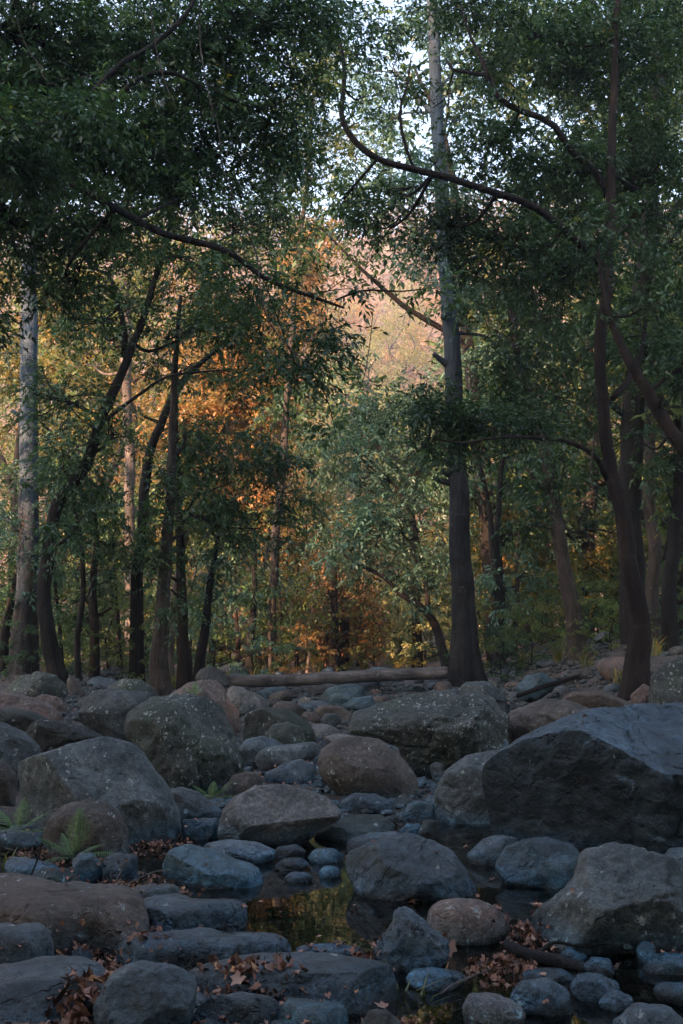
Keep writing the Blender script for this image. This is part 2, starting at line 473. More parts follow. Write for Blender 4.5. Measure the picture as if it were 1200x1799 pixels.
def rock(poly, mat, mode='u', T=.8, sub=4, cuts=(), rough=.05, depth=None, name='boulder', label='', cat='boulder', group=None, hs=.12, ang=3, seed=None, soft=.10):
    poly = [tuple(q) for q in poly]
    sd = seed if seed is not None else int(abs(hash_s(label)) % 9973)
    lr = np.random.default_rng(sd)
    P = np.array(poly, float)
    xm, yb = (P[:, 0].min() + P[:, 0].max()) / 2, P[:, 1].max()
    sv, sf = ico(sub)
    if mode == 'u':
        hit = ground_hit(xm, yb) if depth is None else at(xm, yb, depth)
        wpx = P[:, 0].max() - P[:, 0].min(); hpx = P[:, 1].max() - P[:, 1].min()
        half = .5 * wpx / F * hit[1]; hh = .5 * hpx / F * hit[1]
        tk = T * (.6 * half + .5 * hh)
        Y = hit[1] + tk * .55
        W = np.array([at(a, b_, Y) for a, b_ in poly])
        low = W[:, 2] < W[:, 2].min() + .25 * (W[:, 2].max() - W[:, 2].min())
        W[low, 2] -= .25 * hh + .04        # bed it into the ground
        c, rf = outline_fn(W[:, [0, 2]], soft)
        th = np.arctan2(sv[:, 2], sv[:, 0]); s = np.sqrt(sv[:, 0] ** 2 + sv[:, 2] ** 2)
        rr = rf(th) * np.clip(s, 0, 1) ** .82
        v = np.stack([np.cos(th) * rr, np.sign(sv[:, 1]) * np.abs(sv[:, 1]) ** .9 * tk, np.sin(th) * rr], 1)
        org = np.array([c[0], Y, c[1]]); size = (half + hh) / 2
        rad = half
    else:
        W = []
        for a, b_ in poly:
            r = ray(a, b_); zt = hs * .75 if b_ < (P[:, 1].min() + yb) / 2 else hs * .25
            t = (zt - CAMZ) / r[2]; W.append(r * t + np.array([0, 0, CAMZ]))
        W = np.array(W)
        c, rf = outline_fn(W[:, :2], soft)
        th = np.arctan2(sv[:, 1], sv[:, 0]); s = np.sqrt(sv[:, 0] ** 2 + sv[:, 1] ** 2)
        rr = rf(th) * 1.09 * np.clip(s, 0, 1) ** .45
        z = np.sign(sv[:, 2]) * np.abs(sv[:, 2]) ** .42
        z = np.where(z > 0, z * hs, z * .25)
        v = np.stack([np.cos(th) * rr, np.sin(th) * rr, z], 1)
        org = np.array([c[0], c[1], 0.]); size = rf(np.linspace(0, 6, 20)).mean() * .6
        rad = size * 1.3
    auto = []
    for _ in range(ang):
        a = lr.uniform(-1.2, 1.2); e = lr.uniform(-.5, .9)
        auto.append(((sin(a) * .8, -cos(a), e), lr.uniform(.76, .93)))
    v = facet(v, list(cuts) + auto)
    rough = rough * 1.25 + .01
    nn = v / (np.linalg.norm(v, axis=1)[:, None] + 1e-9)
    q = v / size + sd * 3.7
    disp = rough * size * (fbm(q * 1.3, 3, sd % 97) * 1.2 + .5 * fbm(q * 5, 3, sd % 89) + (.16 * fbm(q * 16, 2, sd % 79) if sub > 4 else 0)) 
    rdg = 1 - np.abs(fbm(q * 2.2, 3, sd % 83)); disp = disp - rough * size * .9 * np.clip(rdg - .86, 0, 1) * 4
    v = v + nn * disp[:, None]
    OCC.append((org[0], org[1], rad))
    o = mesh_obj(name, v + org, sf, R_[mat], smooth=True, origin=org)
    tag(o, label, cat, group)
    return o

def hash_s(s):
    h = 7
    for ch in s: h = (h * 131 + ord(ch)) % 1000003
    return h
def B(pts, mat, label, **k): return rock(pts, mat, label=label, **k)

# --- left side
B([(217,1275),(230,1245),(265,1225),(310,1220),(350,1225),(380,1240),(395,1260),(415,1310),(432,1350),(425,1368),(400,1385),(350,1395),(300,1390),(275,1370),(255,1330),(225,1300)], 'mossy', 'big rounded dark boulder peppered with pale lichen spots, above the sloping grey boulder', T=.95, sub=6, rough=.05, soft=.2, cuts=[((-.5,-.8,-.15),.86)])
B([(137,1250),(150,1225),(170,1215),(210,1210),(260,1218),(290,1290),(220,1300),(165,1282),(140,1268)], 'grey', 'grey boulder with one round white lichen patch, tucked behind the lichen-spotted dark boulder', T=.8, sub=5, depth=11.2, cuts=[((-.5,-.8,-.3),.8)])
B([(280,1240),(300,1215),(330,1200),(355,1194),(380,1195),(390,1205),(400,1230),(423,1250),(422,1265),(410,1277),(385,1275),(330,1260)], 'pink', 'pinkish rusty boulder peeping up behind the lichen-spotted dark boulder', T=.8, sub=5, depth=12.8, cuts=[((.75,-.6,-.05),.72)])
B([(17,1352),(30,1335),(75,1320),(125,1308),(185,1298),(220,1303),(250,1322),(272,1352),(295,1385),(315,1425),(322,1470),(280,1480),(230,1476),(150,1465),(75,1450),(40,1432),(22,1392)], 'grey', 'huge sloping grey boulder with a smooth broad face behind the ferns', T=.8, sub=6, rough=.035, soft=.15, cuts=[((.12,-.75,.66),.68),((-.75,-.65,-.12),.66),((.45,-.85,-.1),.82)])
B([(80,1455),(95,1425),(125,1408),(160,1403),(190,1410),(210,1430),(226,1462),(230,1485),(222,1508),(150,1508),(90,1500)], 'brown', 'rounded brown boulder directly behind the largest fern', T=.8, sub=5, soft=.2)
B([(-50,1290),(0,1268),(30,1279),(60,1300),(72,1322),(60,1345),(35,1355),(20,1375),(-50,1380)], 'grey', 'lichened grey boulder cut off by the left edge, above the left-hand fern', T=.7, sub=5, depth=8.6)
B([(30,1285),(65,1268),(110,1270),(150,1280),(185,1296),(160,1320),(110,1325),(60,1318)], 'dark', 'dark notched slab lying on top of the slope behind the huge grey boulder', T=.6, sub=5, depth=9.2, cuts=[((-.3,-.9,-.2),.6)], rough=.09)
B([(-40,1212),(10,1216),(50,1225),(85,1236),(113,1250),(105,1262),(50,1262),(-40,1255)], 'pink', 'long low reddish slab on the bank at the left edge', T=.9, sub=5, depth=12.0)
B([(-30,1245),(20,1243),(55,1250),(85,1264),(95,1277),(40,1285),(-30,1282)], 'dark', 'dark flat slab under the long low reddish slab', T=.8, sub=4, depth=10.6, cuts=[((0,-1,-.3),.6)])
B([(15,1208),(38,1187),(65,1178),(95,1184),(115,1204),(130,1238),(100,1248),(30,1232)], 'mossy', 'domed mossy boulder at the foot of the curved leaning tree', T=.8, sub=5, depth=14.5, rough=.09)
B([(62,1225),(78,1219),(100,1224),(115,1236),(118,1252),(90,1256),(65,1245)], 'pink', 'small rounded reddish rock in front of the domed mossy boulder', sub=4, depth=13.2, name='rock', cat='rock')
B([(187,1206),(218,1192),(250,1194),(272,1208),(280,1222),(240,1232),(195,1226)], 'mossy', 'low mottled rock at the foot of the three-trunk clump', sub=4, depth=15.5, name='rock', cat='rock')
B([(148,1203),(165,1190),(200,1191),(212,1204),(206,1218),(150,1220)], 'slate', 'flat bluish rock between the thin saplings and the brown trunk', sub=4, depth=17, name='rock', cat='rock')
B([(343,1190),(352,1175),(372,1170),(395,1179),(402,1195),(385,1202),(348,1202)], 'pale', 'pale rock at the thin end of the long fallen log', sub=4, depth=18, name='rock', cat='rock', cuts=[((.6,-.7,.3),.7)])
B([(118,1195),(125,1184),(140,1200),(150,1222),(135,1236),(122,1225)], 'brown', 'narrow brown wedge of rock leaning beside the domed mossy boulder', sub=4, depth=15.2, name='rock', cat='rock')
B([(-20,1330),(10,1340),(30,1365),(25,1400),(-20,1410)], 'brown', 'brown rock at the left edge just above the left-hand fern', sub=4, depth=7.9, name='rock', cat='rock')
# --- middle
B([(422,1285),(432,1255),(455,1242),(500,1243),(540,1262),(553,1285),(556,1304),(500,1306),(430,1300)], 'dark', 'dark angular boulder with a sloping top at the middle of the bed', sub=5, depth=12.0, T=.7, rough=.05, soft=.04, cuts=[((-.35,-.93,-.1),.6),((.5,-.4,.75),.8)])
B([(463,1292),(480,1272),(505,1269),(530,1276),(542,1304),(505,1312),(468,1309)], 'mossy', 'small dark dome of rock leaning against the dark angular boulder', sub=4, depth=11.0, name='rock', cat='rock')
B([(415,1322),(428,1300),(460,1291),(485,1298),(505,1312),(490,1335),(435,1342)], 'slate', 'smooth grey-green rock left of the long low hump, near the lichen-spotted boulder', sub=4, depth=10.2, name='rock', cat='rock', soft=.2)
B([(445,1332),(462,1314),(505,1309),(550,1303),(568,1313),(556,1330),(520,1340),(455,1342)], 'grey', 'long low grey hump lying in front of the small dark dome', sub=4, depth=9.7, name='rock', cat='rock')
B([(555,1345),(565,1315),(595,1297),(640,1295),(672,1302),(702,1330),(733,1365),(736,1382),(720,1400),(680,1404),(625,1395),(570,1375)], 'brown', 'smooth egg-shaped brown boulder in the centre of the creek bed', T=.95, sub=6, rough=.03, soft=.3, cuts=[((.1,-.6,.8),.84)], ang=0)
B([(382,1458),(393,1420),(410,1398),(450,1378),(500,1379),(550,1390),(580,1404),(604,1426),(602,1438),(560,1458),(510,1480),(460,1486),(400,1478)], 'pale', 'pale wedge-shaped boulder with an overhanging dark underside at the pool edge', T=.8, sub=6, rough=.035, cuts=[((.12,-.72,.72),.62),((.25,-.85,-.55),.62)], ang=0)
B([(295,1388),(318,1382),(350,1393),(390,1424),(388,1442),(325,1445),(298,1425)], 'grey', 'grey rock squeezed between the sloping grey boulder and the pale wedge', sub=5, name='rock', cat='rock')
B([(320,1440),(385,1436),(388,1466),(360,1474),(322,1470)], 'blue', 'dark wet bluish rock under the squeezed grey rock', sub=4, name='rock', cat='rock')
B([(390,1385),(408,1362),(435,1354),(457,1361),(461,1376),(430,1394),(398,1404)], 'brown', 'small brown rock with the tiny fern at its foot', sub=4, name='rock', cat='rock')
B([(462,1358),(500,1340),(530,1334),(556,1345),(550,1368),(510,1378),(470,1374)], 'slate', 'low slate rock wedged against the egg-shaped boulder', sub=4, name='rock', cat='rock')
B([(550,1462),(598,1437),(630,1430),(672,1432),(696,1450),(682,1470),(615,1474),(560,1474)], 'dark', 'flat dark shelf of rock between the pale wedge and the pool rock', sub=5, name='rock', cat='rock', cuts=[((0,-.3,.9),.6)])
B([(598,1408),(620,1393),(660,1395),(692,1410),(688,1424),(630,1428),(600,1420)], 'slate', 'flat bluish-grey rock in front of the egg-shaped boulder', sub=4, name='rock', cat='rock')
B([(705,1436),(715,1412),(740,1407),(762,1412),(768,1447),(715,1450)], 'blue', 'small blue block of rock beside the grey-brown boulder', sub=4, name='rock', cat='rock', cuts=[((0,-1,.2),.7)])
B([(722,1468),(745,1440),(770,1442),(770,1472)], 'dark', 'small dark wedge of rock under the grey-brown boulder', sub=4, name='rock', cat='rock')
B([(698,1460),(715,1446),(740,1447),(735,1468),(705,1470)], 'blue', 'bright blue stone next to the small dark wedge', sub=3, name='rock', cat='rock')
B([(755,1345),(765,1338),(780,1342),(782,1360),(760,1362)], 'grey', 'small round grey stone under the overhang of the angular boulder', sub=3, depth=9.6, name='rock', cat='rock')
# --- right side
B([(608,1288),(630,1250),(670,1235),(750,1224),(810,1214),(850,1216),(885,1235),(903,1265),(906,1295),(880,1318),(850,1325),(800,1345),(735,1356),(690,1308),(640,1295)], 'mossy', 'large angular slab-topped boulder with a dark undercut, below the tall tree', T=.75, sub=6, rough=.07, soft=.05, depth=9.6, cuts=[((-.1,-.45,.88),.62),((-.15,-.93,-.35),.55),((.75,-.65,.1),.75)])
B([(880,1275),(900,1248),(950,1232),(1000,1231),(1045,1250),(1000,1285),(905,1310)], 'brown', 'sloping tan rock between the angular boulder and the huge blue boulder', T=.8, sub=5, depth=10.2, ang=0)
B([(985,1232),(1005,1215),(1050,1214),(1100,1229),(1120,1242),(1060,1255),(995,1250)], 'brown', 'low tan hump with a dark hollow just above the huge blue boulder', T=.6, sub=5, depth=12.0, cuts=[((0,-1,-.2),.6)])
AA = B([(842,1368),(848,1345),(880,1320),(930,1290),(980,1265),(1030,1246),(1100,1239),(1200,1229),(1330,1245),(1420,1330),(1400,1460),(1300,1500),(1160,1508),(1050,1500),(950,1482),(870,1458),(850,1415)], 'basalt', 'huge blue-grey boulder with a dark broken front face and pale blue top', T=.85, sub=7, rough=.034, soft=.05, cuts=[((.2,-.5,.84),.60),((-.58,-.78,-.22),.50),((.25,-.95,-.15),.66)], ang=0)  # the front face's darkness is painted shade, assigned below
_me = AA.data; _me.materials.append(R_['basalt_shade'])
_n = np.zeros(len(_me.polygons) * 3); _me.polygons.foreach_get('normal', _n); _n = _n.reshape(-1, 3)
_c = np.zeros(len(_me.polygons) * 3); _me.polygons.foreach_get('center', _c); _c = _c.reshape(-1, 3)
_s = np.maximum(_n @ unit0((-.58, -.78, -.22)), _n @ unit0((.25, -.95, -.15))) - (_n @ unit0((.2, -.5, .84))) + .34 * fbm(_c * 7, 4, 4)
_me.polygons.foreach_set('material_index', (_s > .12).astype(np.int32))  # facets turned away from the sky get the painted-shade copy
B([(762,1440),(763,1392),(783,1352),(820,1329),(880,1320),(930,1360),(920,1450),(880,1475),(815,1486),(772,1466)], 'grey', 'tall grey-brown boulder pressed against the left flank of the huge blue boulder', T=.8, sub=6, rough=.05, depth=7.5, cuts=[((-.3,-.9,.2),.8)])
B([(1138,1225),(1145,1195),(1165,1170),(1200,1151),(1270,1150),(1310,1220),(1250,1250),(1140,1240)], 'mossy', 'dark green mossy boulder at the right edge behind the huge blue boulder', T=.8, sub=5, depth=12.5)
B([(905,1208),(925,1187),(950,1181),(972,1194),(975,1210),(940,1226),(912,1222)], 'blue', 'blue faceted rock right of the tall tree base', sub=4, depth=16, cuts=[((-.6,-.6,.5),.65)], name='rock', cat='rock')
B([(988,1196),(1012,1176),(1035,1172),(1054,1190),(1030,1206),(1000,1208)], 'brown', 'hooked brown rock in front of the leaning trunk', sub=4, depth=17, name='rock', cat='rock', cuts=[((.2,-1,-.3),.6)])
B([(1048,1182),(1063,1160),(1095,1155),(1108,1176),(1085,1198),(1055,1194)], 'blue', 'blue rock left of the dark reddish trunk', sub=4, depth=17.5, name='rock', cat='rock')
B([(1108,1222),(1130,1201),(1143,1207),(1138,1234),(1112,1234)], 'pink', 'tan triangular rock at the foot of the dark reddish trunk', sub=4, depth=13.2, name='rock', cat='rock', cuts=[((-.3,-1,.2),.6)])
B([(608,1522),(614,1500),(640,1484),(675,1470),(715,1466),(760,1478),(792,1492),(817,1525),(846,1552),(835,1562),(750,1572),(650,1576),(628,1550)], 'slate', 'broad slate boulder standing in the middle of the pool', T=.85, sub=6, rough=.045, cuts=[((.15,-.6,.78),.75)], soft=.12)
B([(605,1497),(610,1475),(650,1464),(700,1461),(710,1472),(690,1490),(640,1500)], 'slate', 'low dark rock right behind the broad slate boulder of the pool', sub=4, name='rock', cat='rock')
B([(750,1610),(760,1590),(790,1581),(840,1582),(880,1598),(896,1620),(896,1637),(850,1656),(800,1655),(762,1638)], 'pink', 'smooth oval pinkish boulder at the near side of the pool', T=.9, sub=5, rough=.025, soft=.25, ang=0)
B([(652,1674),(668,1648),(686,1628),(693,1605),(710,1598),(735,1603),(750,1615),(764,1636),(786,1648),(793,1672),(770,1694),(700,1700),(660,1690)], 'slate', 'lumpy knob-topped blue-grey rock with an upright dead leaf beside it', T=.85, sub=5, rough=.14, soft=.05)
B([(932,1612),(970,1585),(1010,1548),(1030,1500),(1075,1487),(1100,1485),(1140,1494),(1175,1510),(1215,1537),(1260,1580),(1250,1645),(1165,1660),(1100,1672),(1025,1676),(970,1660),(950,1635)], 'grey', 'large rough grey boulder with a shadowed base, below the huge blue boulder', T=.85, sub=6, rough=.06, cuts=[((-.1,-.55,.83),.70),((0,-.9,-.45),.68),((-.8,-.5,.3),.8)])
B([(820,1502),(850,1475),(885,1466),(915,1474),(905,1498),(870,1518),(825,1514)], 'slate', 'low bluish rock nearest the foot of the grey-brown boulder', sub=4, name='rock', cat='rock')
B([(867,1524),(890,1490),(920,1475),(960,1471),(1000,1481),(1028,1505),(1000,1538),(950,1556),(895,1554)], 'blue', 'vivid blue angular rock under the dark face of the huge boulder', T=.7, sub=5, cuts=[((-.5,-.7,.5),.7)], name='rock', cat='rock', soft=.03)
B([(933,1545),(943,1512),(980,1500),(1025,1503),(1010,1535),(980,1560),(940,1560)], 'blue', 'squat blue-brown rock in the water between the vivid blue rock and the rough grey boulder', sub=4, name='rock', cat='rock')
B([(1163,1510),(1178,1491),(1220,1489),(1235,1530),(1190,1530)], 'slate', 'small slate rock at the right edge under the huge boulder', sub=4, name='rock', cat='rock')
# --- near the water, left and front
B([(285,1522),(295,1495),(322,1483),(360,1490),(400,1508),(450,1524),(476,1546),(470,1558),(400,1556),(300,1545)], 'blue', 'flat dark-blue rock sloping into the far side of the pool', T=.8, sub=5, rough=.04, cuts=[((.1,-.4,.9),.7)])
B([(345,1487),(400,1476),(450,1480),(488,1495),(465,1517),(400,1512)], 'slate', 'low grey ledge behind the flat dark-blue rock', sub=5, name='rock', cat='rock')
B([(-30,1545),(0,1540),(50,1550),(115,1566),(165,1560),(215,1578),(240,1608),(248,1640),(215,1652),(150,1648),(75,1660),(-30,1645)], 'brown', 'broad brown-grey bedrock slab with one yellow leaf on it', mode='s', hs=.19, sub=6, rough=.035, soft=.12)
B([(225,1602),(250,1585),(310,1574),(360,1594),(428,1610),(420,1619),(350,1632),(250,1638)], 'slate', 'bluish ledge sloping to a point in the pool', mode='s', hs=.12, sub=5, rough=.05, name='rock', cat='rock', soft=.02)
B([(195,1664),(250,1644),(350,1636),(415,1646),(495,1668),(502,1682),(425,1690),(300,1695),(205,1693)], 'slate', 'flat grey-blue slab at the near edge of the pool', mode='s', hs=.10, sub=6, rough=.045, name='rock', cat='rock')
B([(-30,1637),(10,1636),(48,1650),(80,1672),(89,1692),(40,1700),(-30,1700)], 'slate', 'rounded grey slab at the left edge above the red leaf heap', mode='s', hs=.16, sub=5, name='rock', cat='rock')
B([(-30,1712),(20,1704),(75,1693),(150,1690),(185,1705),(180,1735),(170,1815),(-30,1830)], 'slate', 'large smooth grey slab filling the lower left corner', mode='s', hs=.17, sub=6, rough=.03, soft=.15)
B([(165,1768),(188,1715),(240,1690),(300,1694),(335,1709),(346,1735),(342,1768),(320,1803),(250,1835),(180,1808)], 'slate', 'round-topped grey boulder at the bottom between the leaf heaps', T=.8, sub=6, rough=.03, soft=.25, depth=3.35)
B([(330,1708),(400,1688),(500,1680),(600,1682),(680,1699),(697,1730),(650,1757),(560,1773),(450,1768),(350,1752)], 'slate', 'wide low blue-grey slab carrying a heap of curled dead leaves', mode='s', hs=.13, sub=6, rough=.035, soft=.15)
B([(322,1815),(345,1768),(425,1757),(490,1765),(486,1820)], 'slate', 'grey slab cut off by the bottom edge below the curled leaf heap', mode='s', hs=.13, sub=5, name='rock', cat='rock')
B([(490,1775),(505,1762),(590,1778),(612,1805),(560,1840),(490,1825)], 'blue', 'blue stone at the bottom edge beside the cut-off grey slab', mode='s', hs=.12, sub=5, name='rock', cat='rock')
B([(125,1512),(138,1500),(165,1499),(184,1524),(176,1550),(138,1548)], 'blue', 'blue-grey block of rock in front of the largest fern', sub=4, name='rock', cat='rock', cuts=[((.3,-.9,.1),.7)])
B([(178,1508),(205,1498),(240,1502),(243,1545),(200,1552),(182,1540)], 'slate', 'dark slate block right of the blue-grey block by the fern', sub=4, name='rock', cat='rock')
B([(50,1540),(75,1525),(120,1528),(145,1550),(110,1568),(60,1560)], 'dark', 'dark wet rock along the upper rim of the brown-grey slab', sub=4, name='rock', cat='rock')
B([(7,1516),(20,1505),(62,1510),(110,1524),(80,1542),(20,1540)], 'slate', 'thin grey shelf of rock under the fallen twigs', sub=4, name='rock', cat='rock')
B([(-20,1460),(20,1458),(75,1463),(80,1482),(30,1492),(-20,1490)], 'grey', 'flat grey rock between the two ferns', sub=4, name='rock', cat='rock')
B([(236,1574),(262,1556),(300,1556),(315,1572),(280,1584),(245,1584)], 'brown', 'flat brown rock at the leafy left end of the pool', mode='s', hs=.07, sub=4, name='rock', cat='rock')
B([(163,1650),(172,1632),(200,1630),(212,1648),(190,1656)], 'slate', 'small grey stone at the lower rim of the brown-grey slab', sub=3, name='rock', cat='rock')
B([(120,1685),(128,1666),(152,1662),(164,1680),(150,1692)], 'slate', 'small grey stone lying among the red leaves', sub=3, name='rock', cat='rock')
# --- lower right, stones in the shallow water
B([(710,1722),(720,1706),(760,1699),(815,1710),(824,1724),(760,1738)], 'blue', 'long blue stone in shallow water below the knob-topped rock', sub=4, name='rock', cat='rock', soft=.2)
B([(812,1775),(824,1748),(870,1748),(918,1768),(926,1788),(885,1804),(822,1798)], 'pink', 'brown and blue egg-like stone near the bottom edge', sub=5, name='rock', cat='rock', soft=.25, ang=0)
B([(896,1752),(916,1724),(965,1720),(1000,1738),(1008,1766),(990,1780),(920,1774)], 'slate', 'grey-blue angular stone in front of the driftwood', sub=5, name='rock', cat='rock')
B([(905,1722),(930,1702),(990,1702),(1012,1720),(1002,1742),(925,1742)], 'blue', 'smooth blue stone half hidden behind the grey-blue angular stone', sub=4, name='rock', cat='rock', depth=4.05)
B([(1000,1734),(1014,1711),(1050,1709),(1092,1728),(1082,1754),(1025,1757)], 'slate', 'rounded light slate stone under the driftwood', sub=4, name='rock', cat='rock', soft=.2)
B([(1052,1762),(1078,1735),(1110,1750),(1118,1772),(1065,1776)], 'slate', 'small pyramid-shaped stone in shallow water', sub=4, name='rock', cat='rock')
B([(1148,1740),(1158,1727),(1225,1726),(1228,1762),(1172,1766)], 'blue', 'blue stone at the right edge below the driftwood', sub=4, name='rock', cat='rock')
B([(1122,1703),(1138,1680),(1170,1674),(1225,1680),(1225,1710)], 'blue', 'blue stone at the right edge above the driftwood', sub=4, name='rock', cat='rock')
B([(1118,1662),(1132,1650),(1150,1660),(1156,1682),(1136,1692),(1120,1686)], 'blue', 'tiny upright blue stone at the foot of the rough grey boulder', soft=.2, sub=3, name='rock', cat='rock')
B([(978,1680),(1000,1664),(1035,1680),(1010,1692)], 'blue', 'small blue stone behind the driftwood fork', sub=3, name='rock', cat='rock')
B([(1022,1698),(1040,1682),(1072,1684),(1088,1703),(1050,1710)], 'blue', 'rounded blue stone just above the thick driftwood limb', sub=4, name='rock', cat='rock')
B([(628,1812),(648,1776),(680,1774),(712,1804),(680,1825)], 'brown', 'small brown stone at the bottom edge below the long blue stone', sub=4, name='rock', cat='rock', depth=3.3)
B([(1072,1800),(1122,1766),(1176,1769),(1210,1800),(1140,1825)], 'slate', 'dark slate stone in the lower right corner', sub=4, name='rock', cat='rock', depth=3.35)
B([(482,1522),(498,1508),(530,1506),(545,1518),(520,1530),(490,1530)], 'blue', 'flat wet blue stone at the far rim of the pool beside the sloping dark-blue rock', sub=4, name='rock', cat='rock')
B([(540,1506),(552,1492),(585,1490),(606,1503),(590,1516),(550,1516)], 'blue', 'blue stone wedged under the left flank of the broad slate boulder', sub=4, name='rock', cat='rock')
B([(470,1502),(488,1488),(520,1484),(540,1496),(515,1506),(480,1508)], 'dark', 'dark wet stone under the overhang of the pale wedge boulder', sub=4, name='rock', cat='rock')
B([(498,1542),(510,1532),(540,1532),(552,1542),(530,1550),(508,1550)], 'slate', 'small flat stone barely breaking the surface at the back of the pool', sub=3, name='rock', cat='rock')
B([(560,1530),(570,1520),(592,1522),(602,1534),(584,1542),(566,1540)], 'blue', 'small blue stone standing in the water left of the broad slate boulder', sub=3, name='rock', cat='rock')
B([(520,1672),(545,1660),(600,1658),(640,1668),(620,1682),(550,1684)], 'slate', 'flat half-drowned stone at the near rim of the pool', mode='s', hs=.035, sub=4, name='rock', cat='rock')
# --- bed below the log
B([(558,1228),(578,1208),(612,1202),(640,1206),(646,1230),(610,1240),(570,1238)], 'blue', 'blue split rock standing just under the middle of the log', sub=4, depth=17.5, name='rock', cat='rock', cuts=[((-.5,-.8,.2),.7)])
B([(598,1240),(620,1226),(655,1222),(662,1242),(630,1250)], 'blue', 'pale blue rock right of the blue split rock', sub=4, depth=16, name='rock', cat='rock')
B([(395,1226),(405,1206),(425,1207),(452,1220),(476,1234),(470,1246),(410,1246)], 'pale', 'long pale slab of rock sloping down from the log end', sub=4, depth=15.5, name='rock', cat='rock', soft=.04)
B([(415,1250),(425,1236),(448,1235),(458,1250),(440,1258)], 'grey', 'rounded grey rock under the long pale slab', sub=3, depth=13.9, name='rock', cat='rock')
B([(552,1250),(562,1238),(600,1240),(618,1252),(612,1264),(570,1262)], 'brown', 'brown block with a flat top in the stony bed', sub=4, depth=14.6, name='rock', cat='rock', cuts=[((0,-1,0),.7)])
B([(475,1243),(490,1232),(520,1236),(542,1246),(530,1254),(485,1252)], 'brown', 'long low brown rock behind the dark angular boulder', sub=3, depth=14.6, name='rock', cat='rock')
B([(525,1262),(535,1250),(555,1250),(568,1266),(545,1274)], 'pink', 'pinkish round rock at the upper end of the short log', sub=3, depth=13.8, name='rock', cat='rock')
B([(562,1266),(572,1253),(595,1254),(602,1268),(580,1276)], 'grey', 'rounded grey rock touching the brown flat-topped block', sub=3, depth=13.3, name='rock', cat='rock')
B([(760,1210),(768,1198),(790,1197),(798,1212),(780,1218)], 'brown', 'square brown stone just left of the tall tree base', sub=3, depth=16.5, name='rock', cat='rock')
B([(803,1212),(820,1198),(850,1197),(878,1210),(895,1224),(850,1226),(815,1222)], 'grey', 'flat grey rock lying before the roots of the tall tree', sub=4, depth=15.0, name='rock', cat='rock')

# filler stones of the bed, each one an object; six shapes shared
shapes = []
for k in range(8):
    v, f_ = ico(3)
    lr = np.random.default_rng(100 + k)
    v = v * np.array([1, lr.uniform(.6, .95), lr.uniform(.4, .65)])
    cuts = [(lr.normal(size=3), lr.uniform(.55, .88)) for _ in range(5 if k % 2 else 2)]
    v = facet(v, cuts)
    v = v * (1 + .12 * fbm(v * 1.6 + k * 9, 3, k))[:, None]
    me = bpy.data.meshes.new('stone'); me.from_pydata([tuple(q) for q in v], [], [tuple(q) for q in f_.tolist()])
    me.polygons.foreach_set('use_smooth', np.ones(len(f_), bool)); me.materials.append(R_['grey'])
    shapes.append(me)
def stones(n, xr, yr, sr, mats, label, group, tries=6000, keep=None, over=.75, seed=1, sink=.25):
    lr = np.random.default_rng(seed); done = 0
    for _ in range(tries):
        if done >= n: break
        y = lr.uniform(yr[0] ** .5, yr[1] ** .5) ** 2; x = lr.uniform(xr[0](y), xr[1](y)); s = sr[0] * (sr[1] / sr[0]) ** (lr.random() ** 1.6)
        if keep and not keep(x, y): continue
        if any((x - a) ** 2 + (y - b) ** 2 < (over * (s + c)) ** 2 for a, b, c in OCC): continue
        OCC.append((x, y, s)); done += 1
        o = bpy.data.objects.new('stone', shapes[int(lr.integers(8))]); COL.objects.link(o)
        z = float(terr(x, y))
        zs = s * lr.uniform(.8, 1.3)
        o.location = (x, y, z + zs * .5 * (.5 - sink)); o.scale = (s, s, zs)
        o.rotation_euler = (lr.normal() * .2, lr.normal() * .2, lr.uniform(0, 6.28))
        o.material_slots[0].link = 'OBJECT'; o.material_slots[0].material = R_[mats[int(lr.integers(len(mats)))]]
        tag(o, label, 'stone', group)
stones(124, (lambda y: -1.5 - .05 * y, lambda y: 1.0 + .20 * y), (10.5, 27), (.09, .42), ['grey', 'pale', 'brown', 'pale', 'slate', 'pink', 'blue'],
       'unremarkable loose stone among the many strewn in the dry bed below the log', 'stones strewn in the dry bed', seed=3)
stones(56, (lambda y: -1.3, lambda y: 1.6), (5.8, 11), (.04, .17), ['slate', 'blue', 'dark', 'grey'],
       'small plain stone filling a gap between the boulders of the mid creek', 'stones between the mid-creek boulders', seed=5, over=.6)
stones(22, (lambda y: -.28 * y, lambda y: -1.7), (7, 18), (.08, .25), ['grey', 'brown', 'mossy'],
       'small plain stone among the boulders of the left bank', 'stones of the left bank', seed=7, over=.6)
stones(22, (lambda y: .14 * y, lambda y: .32 * y), (11, 24), (.1, .38), ['grey', 'brown', 'slate', 'pale'],
       'plain stone lying on the right bank among the tree bases', 'stones of the right bank', seed=9, over=.6)
stones(34, (lambda y: .1, lambda y: 1.6), (3.1, 4.8), (.025, .08), ['blue', 'slate', 'dark', 'blue'],
       'small wet stone in the shallow water of the lower right corner', 'wet stones in the shallows', seed=12, over=.75, sink=.0)

stones(40, (lambda y: -.33 * y, lambda y: .35), (3.05, 4.7), (.02, .07), ['grey', 'slate', 'dark', 'brown'],
       'small stone wedged between the broad slabs at the lower left', 'stones wedged between the slabs', seed=15, over=.62, sink=.1)
